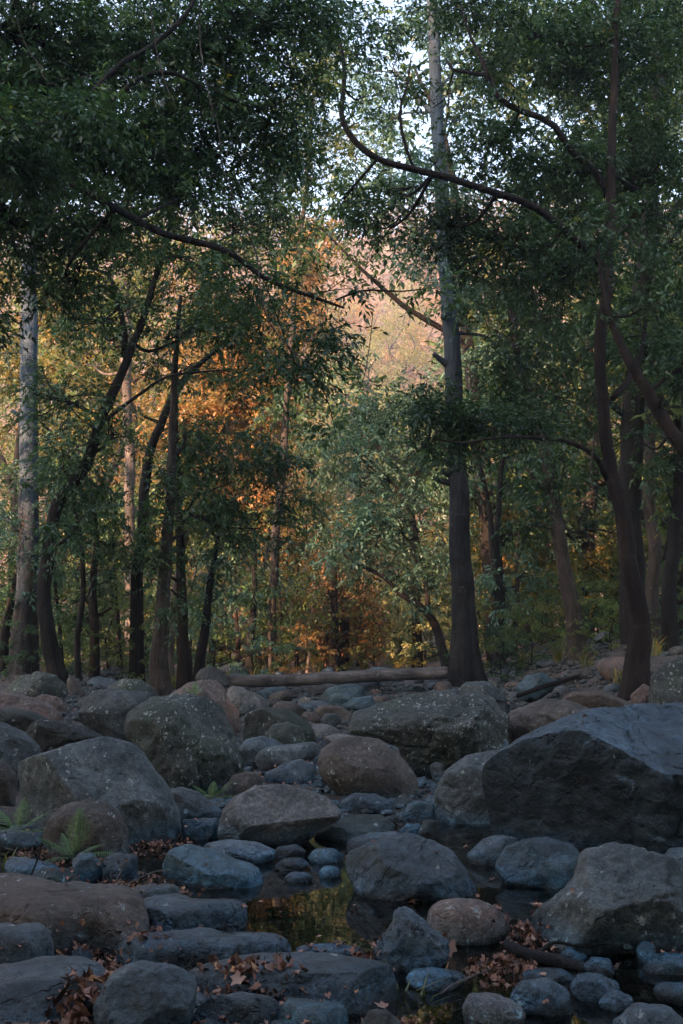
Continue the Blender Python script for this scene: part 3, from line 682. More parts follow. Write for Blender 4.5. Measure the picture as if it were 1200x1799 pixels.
# gravel in the bed: too many to count
gv, gf = ico(2); lr = np.random.default_rng(77); mb = MB()
for k in range(15000):
    y = lr.uniform(3.0 ** .5, 24 ** .5) ** 2; x = lr.uniform(-.22 * y - .4, .24 * y + .4)
    z = float(terr(x, y)); 
    if z < -.2 : continue
    s = .008 * (4.8 ** lr.random()) * (1 + y * .06)
    q = gv * np.array([s, s * lr.uniform(.6, 1), s * lr.uniform(.35, .7)])
    a = lr.uniform(0, 6.28); q = np.stack([q[:, 0] * cos(a) - q[:, 1] * sin(a), q[:, 0] * sin(a) + q[:, 1] * cos(a), q[:, 2]], 1)
    q = q * (1 + .15 * lr.normal(size=(len(q), 1)))
    mb.add(q + np.array([x, y, z + s * .2]), None, gf)
mb.build('gravel', R_['grey'])['kind'] = 'stuff'
# ---------------------------------------------------------------- bark and leaves
K_ = {
 'dark': bark_mat('dark_bark', (.007, .006, .005), (.026, .021, .018)),
 'reddish': bark_mat('reddish_bark', (.010, .007, .006), (.034, .022, .017)),
 'greybrown': bark_mat('grey_brown_bark', (.028, .022, .019), (.095, .076, .064)),
 'gum': bark_mat('gum_bark', (.020, .018, .018), (.070, .063, .060), pale=(.11, .15, .19), pale_z=(1.6, 4.5)),
 'tall': bark_mat('tall_tree_bark', (.010, .010, .010), (.040, .037, .036), pale=(.085, .115, .145), pale_z=(4.5, 8.5)),
 'pale': bark_mat('pale_bark', (.09, .072, .062), (.22, .18, .15)),
}
G_ = {
 'near': leaf_mat('dark_evergreen_leaves', [(0, (.007, .018, .010)), (.5, (.020, .044, .020)), (.90, (.048, .082, .026)), (.965, (.09, .12, .02)), (1, (.18, .13, .02))]),
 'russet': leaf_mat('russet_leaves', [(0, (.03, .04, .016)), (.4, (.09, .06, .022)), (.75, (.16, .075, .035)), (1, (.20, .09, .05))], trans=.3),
 'teal': leaf_mat('blue_green_leaves', [(0, (.025, .055, .040)), (.6, (.045, .090, .062)), (.95, (.080, .125, .070)), (1, (.22, .22, .05))]),
 'mid': leaf_mat('mid_green_leaves', [(0, (.035, .055, .020)), (.55, (.070, .095, .030)), (.86, (.08, .09, .028)), (.94, (.16, .12, .03)), (1, (.20, .10, .03))], trans=.35),
 'olive': leaf_mat('olive_leaves', [(0, (.04, .052, .018)), (.5, (.075, .085, .025)), (.8, (.13, .11, .03)), (1, (.24, .12, .03))], trans=.4),
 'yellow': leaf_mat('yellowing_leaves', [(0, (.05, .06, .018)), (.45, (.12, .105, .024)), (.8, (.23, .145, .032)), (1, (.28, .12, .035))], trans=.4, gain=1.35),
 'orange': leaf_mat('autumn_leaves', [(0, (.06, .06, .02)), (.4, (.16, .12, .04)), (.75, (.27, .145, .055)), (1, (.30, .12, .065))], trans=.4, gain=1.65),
 'sage_lit': leaf_mat('sage_sunlit_leaves', [(0, (.07, .085, .04)), (.5, (.12, .135, .06)), (.85, (.17, .15, .06)), (1, (.22, .13, .05))], trans=.35),  # paler leaf colour stands in for sunlight blocked from the middle shrubs
 'far': leaf_mat('hillside_leaves', [(0, (.06, .046, .036)), (.35, (.085, .062, .046)), (.7, (.125, .082, .062)), (1, (.17, .095, .075))], trans=.25, rough=.7, spec=.2),
}

def unit(a): return a / (np.linalg.norm(a, axis=-1, keepdims=True) + 1e-9)

def leaves_at(b, t, L, Wd, lr):
    """diamond leaves: base b (N,3), direction t, length L, width Wd"""
    n = len(b)
    up = unit(np.array([0, 0, 1.]) + lr.normal(size=(n, 3)) * .55)
    s = unit(np.cross(t, up)); nn = np.cross(s, t)
    L = L[:, None]; Wd = Wd[:, None]
    mid = b + t * L * .42 + nn * L * .06
    v = np.stack([b, mid + s * Wd * .5, b + t * L - nn * L * .10, mid - s * Wd * .5], 1).reshape(-1, 3)
    return v

def foliage(centres, crad, nspray, nleaf, leafL, ratio, lr, droop=.45, slen=.32, flat=.7):
    """sprays of leaves round clump centres; returns verts and per-leaf tint"""
    C = np.repeat(centres, nspray, 0); R = np.repeat(crad, nspray)
    d = unit(lr.normal(size=(len(C), 3)) * np.array([1, 1, flat]))
    o = C + d * (R * lr.random(len(C)) ** .6)[:, None] * np.array([1, 1, flat])
    ax = unit(d + lr.normal(size=d.shape) * .5 + np.array([0, 0, -droop * .6]))
    sl = slen * lr.uniform(.6, 1.3, len(C))
    k = np.tile(np.arange(nleaf), len(C)); A = np.repeat(ax, nleaf, 0)
    f = (k + lr.random(len(k))) / nleaf
    b = np.repeat(o, nleaf, 0) + A * (np.repeat(sl, nleaf) * f)[:, None] + lr.normal(size=(len(k), 3)) * .012
    b[:, 2] -= (f ** 2) * np.repeat(sl, nleaf) * .25
    side = unit(np.cross(A, np.array([0, 0, 1.]))) * np.where(k % 2 == 0, 1., -1.)[:, None]
    t = unit(A * .7 + side * .8 + np.array([0, 0, -droop]) + lr.normal(size=A.shape) * .38)
    L = leafL * lr.uniform(.6, 1.3, len(k)); 
    v = leaves_at(b, t, L, L * ratio * lr.uniform(.75, 1.2, len(k)), lr)
    sp_t = np.repeat(np.repeat(lr.random(len(centres)), nspray) * .62 + lr.random(len(C)) * .38, nleaf)
    tint = np.clip(sp_t * .75 + lr.random(len(k)) * .29, 0, 1)
    return v, tint

def crown_mesh(name, v, tint, mat, parent, origin):
    q = np.arange(len(v)).reshape(-1, 4)
    return mesh_obj(name, v, q, mat, parent, False, tint, origin)

def near_pt(paths, p):
    best = None
    for c, r in paths:
        # prefer attachment below the target
        dd = np.linalg.norm(c - p, axis=1) + .6 * np.clip(c[:, 2] - p[2] + .3, 0, None)
        k = int(dd.argmin())
        if best is None or dd[k] < best[0]: best = (dd[k], c[k], r[k])
    return best[1], best[2]

NLEAF = 0
def tree(name, label, cat, depth, stems, blobs, bark, leaf, leafL=.085, ratio=.36, group=None, seed=0, droop=.45,
         base=None, dens=1., flare=.5, cl_r=.25, twigs=True, nspray=10, nleaf=12, slen=.30, rough=.12, sink=True, wob=.8, tw=.55, back=0., flat=.6):
    """stems: list of (points [(px,py,ddepth)], widths px); first stem starts at the ground.
    blobs: (px,py,rx,ry,ddepth,n_clumps)"""
    global NLEAF
    lr = np.random.default_rng(1000 + seed)
    mb = MB(); paths = []
    for si, (pts, wd) in enumerate(stems):
        P = [at(q[0], q[1], depth + (q[2] if len(q) > 2 else 0)) for q in pts]
        Yd = [depth + (q[2] if len(q) > 2 else 0) for q in pts]
        R = [w * .5 / F * y for w, y in zip(wd, Yd)]
        if si == 0 and sink:
            g = float(terr(P[0][0], P[0][1]))
            if P[0][2] > g - .1:
                P[0] = np.array([P[0][0], P[0][1], g - .15])
        P = np.array(P)
        n = max(8, int(np.linalg.norm(np.diff(P, axis=0), axis=1).sum() / .16)); n = min(n, 90)
        sides = 16 if max(wd) > 22 else (10 if max(wd) > 9 else 7)
        paths.append(tube(mb, P, R, sides, n, rough, seed + si, flare if si == 0 else 0, wob=wob))
    org = np.array([paths[0][0][0][0], paths[0][0][0][1], float(terr(paths[0][0][0][0], paths[0][0][0][1]))]) if base is None else np.array(base)
    root = empty(name, org); tag(root, label, cat, group)
    cent, rad = [], []
    for (px, py, rx, ry, dd, n) in blobs:
        Y = depth + dd + back; c = at(px, py, Y); sx, sz = rx / F * Y, ry / F * Y; sy = (sx + sz) * .45
        n = max(1, int(n * dens))
        d = unit(lr.normal(size=(n, 3))) * (lr.random(n) ** .42)[:, None]
        q = c + d * np.array([sx, sy, sz])
        q[:, 2] += .25 * sz * fbm(q * .9, 2, seed)[:]
        cent.append(q); rad.append(np.full(n, cl_r * 1.0) * lr.uniform(.7, 1.35, n))
        if twigs:
            a, ra = near_pt(paths, c)
            mid = (a + c) / 2 + np.array([0, 0, -.12 * np.linalg.norm(c - a)]) + lr.normal(size=3) * .08
            rb = min(ra * .55, .012 + .012 * np.linalg.norm(c - a) + .003 * math.sqrt(n))
            tube(mb, [a, mid, c], [rb, rb * .8, rb * .55], 7, 10, .08, seed)
            for w in q[:: 1 if n < 40 else 2]:
                m2 = (c + w) / 2 + lr.normal(size=3) * .10 * np.linalg.norm(w - c)
                s0 = c + (a - c) * lr.random() * .4
                tube(mb, [s0, m2, w], [rb * .42, rb * .3, .004 + rb * .1], 4, 6, 0, seed, closed=False)
    # broken stubs on the stem, side twigs with a few leaves along the limbs
    for k_, (c_, r_) in enumerate(paths):
        if r_[0] > .045:
            for _ in range(3 if k_ else 5):
                j = int(lr.integers(len(c_) // 4, len(c_) - 1)); a_ = lr.uniform(0, 6.28); dv = np.array([cos(a_), sin(a_) * .6, lr.uniform(.1, .9)])
                Ls = r_[j] * lr.uniform(1.6, 4.5); rs = max(.006, r_[j] * lr.uniform(.18, .38))
                tube(mb, [c_[j], c_[j] + dv * Ls * .6, c_[j] + dv * Ls], [rs * 1.3, rs, rs * .7], 6, 5, .2, 0)
        if twigs:
            seg = np.linalg.norm(np.diff(c_, axis=0), axis=1).sum(); nt_ = int(seg / (.28 if k_ else .8) * tw)
            ex = []
            for _ in range(nt_):
                j = int(lr.integers(len(c_) // 3, len(c_))); a_ = lr.uniform(0, 6.28); Ls = lr.uniform(.2, .7) * (depth / 14) ** .5
                dv = unit(np.array([cos(a_), sin(a_), lr.uniform(-.3, .8)])); e_ = c_[j] + dv * Ls + np.array([0, 0, -.1 * Ls])
                rt = min(.010, r_[j] * .5)
                tube(mb, [c_[j], c_[j] + dv * Ls * .5 + lr.normal(size=3) * .03, e_], [rt, rt * .7, .003], 4, 5, 0, 0, closed=False)
                m_ = e_ + lr.normal(size=3) * .12; tube(mb, [c_[j] + dv * Ls * .45, m_], [rt * .6, .002], 4, 4, 0, 0, closed=False)
                if lr.random() < .75: ex.append(e_)
            if ex: cent.append(np.array(ex)); rad.append(np.full(len(ex), cl_r * .55))
    mb.build('trunk', K_[bark], root, True, org)
    if cent:
        cent = np.concatenate(cent); rad = np.concatenate(rad)
        v, t = foliage(cent, rad, nspray, nleaf, leafL, ratio, lr, droop, slen, flat)
        NLEAF += len(t)
        crown_mesh('crown', v, t, G_[leaf], root, org)
    return root, paths

CAT = 'tree'
# 1 near tree standing off the left edge whose boughs overhang the creek
tree('overhanging_tree', 'dark leafy tree at the upper left whose long bare bough slants down across the gap', CAT, 10.5,
  [([(-420, 1300), (-400, 900, .2), (-330, 500, .2), (-200, 200, 0), (-60, -100, 0)], (90, 70, 60, 50, 30)),
   ([(-330, 500, .2), (-160, 330, .1), (0, 276, 0), (130, 326, 0), (222, 376, 0), (290, 409, 0), (400, 441, 0), (462, 487, 0), (540, 518, .1), (604, 541, .2)], (40, 30, 15, 14, 13, 12, 11, 9, 7, 4)),
   ([(590, 527, .2), (640, 510, .1), (700, 512, 0), (775, 505, 0)], (4, 4, 3, 1.5)),
   ([(-200, 200, 0), (0, 222, -.5), (110, 215, -.6), (165, 160, -.6), (215, 110, -.6), (260, 85, -.5), (330, 20, -.4), (360, -60, -.3)], (16, 15, 13, 12, 11, 10, 9, 6)),
   ([(60, 225, -.5), (150, 215, -.3), (240, 140, -.1), (300, 128, 0), (345, 148, .1)], (11, 10, 9, 8, 5)),
   ([(462, 487, 0), (520, 640, 0), (570, 690, 0), (590, 760, 0)], (2.5, 2, 2, 1.4)),
  ],
  [(10, 235, 90, 50, -1.6, 10), (15, 290, 80, 40, -1.5, 8), (150, 200, 50, 50, -1.5, 5), (50, 60, 170, 130, 0, 46), (230, 60, 170, 120, .2, 44), (430, 50, 130, 100, .3, 34), (80, 240, 180, 120, .1, 44), (270, 220, 160, 110, .3, 36), (430, 190, 110, 90, .5, 20),
   (30, 400, 130, 90, 0, 22), (180, 400, 110, 70, .2, 16), (330, 340, 80, 60, .3, 9), (545, 30, 70, 50, .4, 12), (565, 600, 50, 50, -.5, 6), (490, 650, 60, 30, -.5, 4), (420, 520, 60, 40, .3, 6), (-70, 520, 100, 90, 0, 12), (120, 500, 90, 60, .3, 9), (360, 270, 130, 80, .4, 14), (500, 250, 60, 110, .5, 9), (20, 150, 120, 100, .2, 16), (560, 130, 40, 70, .5, 5)],
  'dark', 'near', leafL=.080, ratio=.34, seed=1, flat=.5, droop=.35, dens=1.45, nspray=12, tw=.3, back=.75)
# 2 right dark reddish tree with the snaking boughs
t10, _ = tree('creekside_tree', 'dark reddish tree on the right bank with two snaking boughs reaching over the creek', CAT, 14.2,
  [([(1114, 1225), (1118, 1130), (1112, 1000), (1098, 920), (1072, 830), (1060, 700), (1058, 600), (1062, 480), (1072, 350), (1078, 200), (1080, 60), (1100, -80)], (44, 38, 33, 29, 25, 22, 21, 20, 18, 15, 12, 8)),
   ([(1073, 345, 0), (1045, 300, 0), (1000, 262, -.2), (965, 215, -.4), (900, 190, -.6), (870, 165, -.7), (858, 135, -.7), (800, 125, -.8), (785, 105, -.8)], (14, 13, 12, 12, 11, 10, 8, 6, 3)),
   ([(862, 140, -.7), (845, 100, -.7), (825, 60, -.7), (810, 10, -.7)], (9, 7, 5, 3)),
   ([(1064, 470, 0), (1000, 410, -.3), (930, 360, -.7), (842, 331, -1), (790, 312, -1.1), (735, 299, -1.2), (680, 288, -1.2), (640, 268, -1.2), (612, 235, -1.2), (600, 200, -1.2), (606, 140, -1.2), (602, 90, -1.2), (588, 40, -1.2)], (16, 15, 14, 13, 13, 13, 12, 12, 11, 10, 8, 7, 4)),
   ([(725, 292, -1.2), (708, 240, -1.2), (703, 190, -1.2), (716, 150, -1.2), (722, 100, -1.2)], (6, 6, 5, 4, 2)),
   ([(1066, 840, 0), (1045, 800, -.2), (1000, 775, -.3), (930, 768, -.4), (870, 768, -.5), (815, 778, -.5), (760, 770, -.5)], (12, 9, 8, 6, 5, 4, 2)),
   ([(1075, 700, 0), (1120, 640, .2), (1135, 560, .3), (1150, 470, .3)], (12, 10, 8, 5)),
  ],
  [(1090, 90, 150, 130, 0, 52), (930, 60, 140, 110, -.5, 40), (780, 10, 110, 40, -.8, 12), (960, 300, 140, 100, -.3, 32), (1130, 330, 120, 150, .2, 44), (850, 260, 80, 60, -.7, 12),
   (870, 430, 110, 80, -.5, 26), (1000, 480, 110, 90, 0, 24), (690, 400, 60, 60, -1, 5), (640, 50, 60, 50, -1.1, 9), (760, 190, 50, 50, -1, 3), (640, 170, 50, 60, -1.2, 3), (700, 340, 70, 40, -1.1, 4), (790, 400, 50, 60, -.8, 8), (600, 350, 50, 50, -1.1, 4),
   (760, 720, 60, 60, -.4, 12), (840, 740, 70, 40, -.4, 11), (930, 730, 60, 40, -.3, 8), (1150, 600, 80, 80, .2, 13), (780, 790, 60, 40, -.5, 8)],
  'reddish', 'near', leafL=.084, ratio=.34, seed=2, flat=.5, droop=.35, dens=1.25, nspray=12, tw=.3, back=.85, flare=.4)
# 3 curved leaning tree on the left bank
tree('leaning_tree', 'dark curved tree leaning right from the left bank and forking below the slanting bough', CAT, 16.5,
  [([(110, 1195), (88, 1120), (75, 1060), (78, 1000), (92, 930), (115, 870), (150, 820), (178, 740), (205, 680), (225, 620), (250, 560), (272, 490), (290, 440), (300, 380), (310, 310), (320, 200)], (31, 27, 25, 24, 23, 22, 21, 19, 17, 15, 13, 11, 9, 8, 6, 4)),
   ([(222, 625, 0), (218, 570, 0), (205, 520, 0), (185, 480, 0), (110, 465, 0)], (13, 11, 9, 7, 4)),
   ([(300, 350, 0), (298, 330, 0), (318, 318, 0)], (8, 12, 6)),
   ([(180, 740, 0), (250, 690, -.3), (300, 660, -.4), (385, 650, -.5)], (8, 6, 5, 3)),
  ],
  [(200, 330, 150, 90, 0, 26), (320, 450, 110, 80, .2, 20), (430, 560, 100, 70, .3, 22), (180, 560, 110, 80, 0, 18), (430, 400, 90, 80, .6, 18), (500, 330, 80, 90, .8, 16), (110, 700, 90, 70, .2, 12), (330, 590, 80, 40, .4, 8), (110, 820, 60, 50, -.2, 6), (140, 920, 50, 50, -.5, 6), (200, 760, 60, 50, -.3, 8), (250, 260, 90, 60, .3, 12), (520, 220, 60, 80, .6, 9), (440, 650, 50, 30, .2, 5)],
  'dark', 'near', leafL=.090, ratio=.34, flat=.5, droop=.35, seed=3, dens=1.3, flare=.35)
# 4 big grey gum at the left edge
tree('gum_tree', 'thick pale grey gum trunk at the left edge behind the curved leaning tree', CAT, 19.5,
  [([(42, 1190), (46, 1100), (50, 950), (50, 800), (50, 650), (52, 500), (56, 350), (60, 150), (60, -60)], (54, 40, 36, 33, 31, 28, 25, 20, 13)),
   ([(56, 420, 0), (100, 330, .3), (140, 230, .4)], (14, 10, 5))],
  [(60, 200, 130, 120, .6, 22), (160, 120, 120, 100, 1, 18), (300, 180, 140, 120, 1, 22), (420, 80, 120, 100, 1.2, 16), (90, 420, 110, 80, .6, 12), (-20, 330, 90, 90, .4, 10), (0, 900, 40, 60, -.3, 4)],
  'gum', 'teal', leafL=.10, dens=1.5, seed=4, flare=.22, wob=.25)
# 5 the tall straight tree
tree('tall_tree', 'tall straight tree at the log end, flared roots, dark trunk turning blue-grey higher up', CAT, 20.5,
  [([(820, 1203), (814, 1100), (808, 950), (803, 800), (798, 650), (787, 500), (778, 380), (770, 240), (763, 100), (757, -60)], (47, 41, 36, 34, 31, 28, 26, 24, 22, 18)),
   ([(765, 165, 0), (790, 135, 0), (808, 125, 0)], (8, 5, 3)),
   ([(767, 210, .1), (735, 170, .3), (715, 145, .4), (690, 120, .6)], (9, 9, 8, 4)),
   ([(792, 545, 0), (778, 560, -.3), (783, 535, -.3)], (8, 10, 4)),
   ([(795, 585, 0), (850, 590, .2), (872, 610, .2)], (6, 5, 3))],
  [(770, 20, 60, 40, .3, 7), (680, 215, 60, 60, .5, 10), (700, 320, 60, 50, .5, 5), (640, 130, 40, 60, .5, 6), (700, 60, 40, 30, .5, 3), (770, 330, 70, 80, .1, 14), (830, 200, 60, 60, .3, 5), (740, 450, 60, 40, .4, 5), (830, 500, 60, 50, .4, 7)],
  'tall', 'teal', leafL=.10, seed=5, flare=1.0, rough=.09, wob=.25)
# 6 leaning grey-brown tree on the right
tree('slanting_tree', 'grey-brown tree slanting left between the tall tree and the dark reddish tree', CAT, 20,
  [([(1022, 1178), (1008, 1090), (990, 980), (972, 880), (955, 780), (938, 710), (915, 670), (903, 600), (898, 550), (880, 525), (840, 508)], (32, 28, 25, 23, 21, 18, 15, 14, 11, 8, 4)),
   ([(900, 590, 0), (930, 500, .3), (960, 400, .5)], (10, 8, 4)),
   ([(968, 865, 0), (945, 850, 0), (930, 830, 0), (928, 824, 0)], (9, 8, 6, 3)),
   ([(985, 940, .1), (1040, 930, .3), (1085, 938, .4)], (5, 4, 2))],
  [(890, 620, 90, 60, 0, 18), (960, 560, 90, 70, .3, 20), (990, 690, 80, 60, .2, 14), (860, 530, 80, 50, .2, 10), (960, 430, 90, 70, .5, 14), (990, 850, 90, 60, .1, 15), (940, 920, 50, 40, 0, 6), (900, 700, 70, 40, 0, 8)],
  'greybrown', 'near', leafL=.10, seed=6, flare=.35)
# 7 twin slim stems
tree('twin_stemmed_tree', 'slim tree dividing into two upright stems just right of the tall tree', CAT, 24,
  [([(880, 1195), (882, 1100), (876, 1030), (868, 960), (860, 890), (845, 820), (835, 760), (825, 640)], (26, 22, 18, 12, 9, 8, 6, 3)),
   ([(876, 1030, 0), (872, 960, .2), (876, 880, .2), (885, 790, .2), (890, 700, .2)], (14, 12, 10, 8, 4))],
  [(860, 720, 70, 60, .2, 12), (900, 800, 60, 50, .3, 9), (850, 620, 70, 50, .3, 10), (875, 1020, 40, 60, -.2, 5), (920, 1010, 50, 50, .3, 5)],
  'dark', 'teal', leafL=.11, seed=7, flare=.35)
# 8 straight dark trunks behind the reddish tree
tree('straight_tree', 'massive straight dark trunk directly behind the dark reddish tree', CAT, 18.5,
  [([(1118, 1170), (1112, 1050), (1108, 900), (1112, 750), (1122, 600), (1138, 420), (1150, 250), (1160, 60)], (46, 42, 42, 40, 36, 32, 26, 18))],
  [(1150, 200, 110, 130, .6, 24), (1000, 130, 110, 110, 1, 20), (1170, 40, 90, 70, .5, 12), (900, 40, 100, 60, 1.2, 12), (930, 330, 80, 80, 1.4, 10), (1180, 430, 70, 100, .5, 12), (1060, 240, 90, 90, 1, 14), (1080, 560, 60, 60, .6, 8), (1010, 380, 80, 80, 1.4, 10)],
  'dark', 'near', leafL=.10, seed=8, flare=.3, wob=.3)
tree('straight_tree', 'slimmer grey trunk standing hard against the right side of the massive straight trunk', CAT, 19.5,
  [([(1150, 1165), (1146, 1000), (1140, 850), (1136, 700), (1142, 520), (1150, 300), (1168, 120)], (26, 23, 21, 19, 17, 14, 8))],
  [(1190, 260, 70, 90, .6, 8), (1170, 520, 50, 60, .5, 5)],
  'greybrown', 'teal', leafL=.11, seed=9, flare=.3)
tree('straight_tree', 'dark trunk bending slightly left, closest to the right edge', CAT, 17.5,
  [([(1178, 1150), (1180, 1050), (1184, 950), (1195, 850), (1206, 720), (1215, 560), (1222, 300)], (30, 26, 24, 23, 22, 20, 12))],
  [(1200, 650, 60, 90, .2, 12), (1180, 800, 50, 50, .2, 7), (1210, 450, 70, 90, .3, 12)],
  'dark', 'near', leafL=.10, seed=10, flare=.3)
tree('arching_tree', 'brown limb arching up leftwards from beyond the right edge, crossing the straight trunks', CAT, 13.0,
  [([(1330, 1190), (1290, 1000, .1), (1240, 850, .1), (1195, 775, 0), (1150, 700, 0), (1115, 645, 0), (1085, 590, 0), (1065, 530, 0), (1050, 440, .1)], (34, 30, 28, 25, 22, 18, 14, 10, 5)),
   ([(1180, 755, 0), (1150, 790, 0), (1110, 760, 0)], (6, 4, 2))],
  [(1060, 420, 70, 70, .2, 10), (1150, 520, 60, 60, .2, 8), (1210, 640, 50, 60, .2, 6)],
  'reddish', 'near', leafL=.085, seed=11, flare=.3)
# 9 the clump of three trunks on the left
tree('clump_tree', 'thickest brown trunk of the clump behind the rounded boulders on the left', CAT, 17.5,
  [([(282, 1215), (285, 1150), (286, 1060), (290, 980), (295, 900), (300, 780), (308, 640), (318, 520)], (36, 29, 25, 22, 19, 15, 11, 6))],
  [(300, 880, 60, 60, -.4, 10), (270, 980, 60, 50, -.3, 8), (310, 1060, 40, 40, -.4, 3), (330, 760, 70, 60, .3, 10), (300, 640, 70, 60, .4, 8)],
  'greybrown', 'near', leafL=.09, seed=12, flare=.5)
tree('clump_tree', 'slim reddish trunk with a flared foot at the right of the left-hand clump', CAT, 18.5,
  [([(326, 1205), (322, 1130), (320, 1050), (318, 960), (312, 860), (308, 720), (312, 600)], (28, 22, 18, 15, 13, 10, 5))],
  [(350, 900, 60, 50, .2, 8), (330, 820, 50, 50, .3, 6)],
  'reddish', 'mid', leafL=.09, seed=13, flare=.6)
tree('clump_tree', 'pale slanting trunk seen between the two brown trunks of the clump', CAT, 20.5,
  [([(292, 1190), (298, 1100), (312, 1010), (330, 930), (345, 860)], (20, 16, 13, 9, 5)),],
  [(350, 850, 50, 40, .2, 5)],
  'pale', 'mid', leafL=.10, seed=14, flare=.3)
tree('clump_tree', 'dark leaning trunk at the right foot of the clump close to the log end', CAT, 20,
  [([(343, 1200), (352, 1150), (362, 1090), (372, 1010), (385, 930)], (22, 18, 15, 11, 6))],
  [(390, 920, 60, 50, .2, 8), (370, 1010, 50, 50, .2, 7)],
  'dark', 'teal', leafL=.10, seed=15, flare=.3)
# 10 arching dark tree whose limbs lean right over the clump
tree('crooked_tree', 'dark crooked tree whose bent limb carries a dense leafy clump towards the centre', CAT, 19,
  [([(240, 1200), (242, 1120), (243, 1040), (245, 960), (250, 900), (258, 840), (268, 780), (285, 740), (303, 700), (330, 660), (350, 640), (400, 600)], (26, 24, 22, 20, 19, 18, 16, 15, 14, 13, 10, 5)),
   ([(250, 905, 0), (275, 900, -.3), (325, 900, -.4), (360, 912, -.5), (385, 925, -.5), (415, 927, -.5)], (11, 9, 8, 6, 5, 3)),
   ([(330, 898, -.4), (350, 870, -.4), (400, 850, -.4)], (5, 4, 2))],
  [(440, 820, 110, 60, -.3, 24), (380, 870, 80, 50, -.3, 14), (500, 880, 60, 50, -.2, 9), (380, 560, 80, 60, .3, 12), (440, 950, 90, 50, -.2, 12), (350, 780, 60, 40, -.2, 8), (520, 800, 40, 30, -.3, 4)],
  'dark', 'near', leafL=.095, seed=16, flare=.4)
tree('pale_gum_tree', 'slim pale gum trunk showing in patches behind the crooked dark tree', CAT, 24,
  [([(236, 1195), (232, 1050), (228, 900), (226, 750), (224, 620), (222, 480)], (24, 20, 19, 17, 15, 10))],
  [(220, 500, 90, 60, .4, 10), (160, 640, 80, 60, .6, 8)],
  'pale', 'mid', leafL=.11, seed=17, flare=.3)
# slim saplings on the left bank
for i, (px, yb, pts, w, lab) in enumerate([
  (140, 1210, [(140, 1205), (138, 1120), (146, 1040), (142, 960), (128, 880), (120, 800)], 13, 'slim forked sapling with dark bark right of the curved leaning tree'),
  (165, 1200, [(168, 1200), (166, 1120), (164, 1040), (170, 960), (165, 880)], 20, 'short dark brown trunk half hidden by leaves left of the crooked tree'),
  (108, 1180, [(112, 1180), (104, 1090), (96, 1000), (100, 900), (108, 800)], 8, 'very thin dark stem rising behind the curved leaning tree'),
  (10, 1160, [(5, 1170), (15, 1100), (28, 1020), (40, 960)], 20, 'short dark trunk slanting right at the left edge'),
  (210, 1200, [(212, 1198), (210, 1120), (205, 1040), (200, 970)], 10, 'thin reddish stem just left of the crooked tree')]):
    tree('sapling', lab, CAT, 17.5 + i, [(pts, list(np.linspace(w, w * .35, len(pts))))],
      [(pts[-1][0], pts[-1][1], 60, 60, .2, 9), (pts[-2][0] + 20, pts[-2][1], 60, 50, .2, 8), (pts[-3][0] - 15, pts[-3][1], 45, 45, .3, 6)],
      ['dark', 'reddish', 'dark', 'dark', 'reddish'][i], ['near', 'near', 'teal', 'near', 'mid'][i], leafL=.095, seed=20 + i, flare=.2)
# arching tree beyond the log, centre
tree('arching_tree', 'arching dark tree beyond the log whose thin limb sweeps left above it', CAT, 26,
  [([(786, 1190), (772, 1130), (758, 1085), (735, 1062), (705, 1045), (680, 1020), (650, 1000), (612, 982), (590, 960)], (22, 16, 14, 12, 10, 8, 7, 5, 3)),
   ([(755, 1080, 0), (750, 1020, .2), (735, 960, .3), (720, 900, .4), (690, 850, .5), (640, 800, .5)], (10, 9, 8, 7, 5, 3)),
   ([(695, 855, .5), (650, 820, .4), (610, 775, .3)], (4, 3, 2))],
  [(700, 930, 110, 70, .3, 20), (640, 900, 80, 60, .4, 16), (730, 830, 100, 60, .5, 20), (640, 800, 80, 60, .6, 14), (700, 720, 90, 50, .8, 14), (620, 960, 60, 40, .1, 8), (760, 1010, 70, 50, .3, 10), (700, 1010, 60, 40, .2, 8)],
  'dark', 'teal', leafL=.125, seed=30, flare=.3, cl_r=.42, slen=.4)
tree('thin_crowned_tree', 'open blue-green tree beyond the arching one, its wiry branches spread over the gap', CAT, 32,
  [([(740, 1180), (732, 1080), (728, 980), (722, 900), (700, 830), (660, 780), (600, 700), (560, 650)], (18, 16, 14, 12, 10, 7, 4, 2)),
   ([(722, 890, 0), (745, 800, .3), (770, 700, .3)], (8, 6, 3))],
  [(650, 740, 90, 50, 0, 18), (610, 610, 50, 40, .2, 3), (730, 720, 70, 50, .3, 12), (590, 690, 50, 40, .2, 5), (620, 850, 90, 60, .2, 18), (560, 760, 60, 50, .2, 8)],
  'dark', 'teal', leafL=.14, seed=31, flare=.3, cl_r=.5, slen=.45)
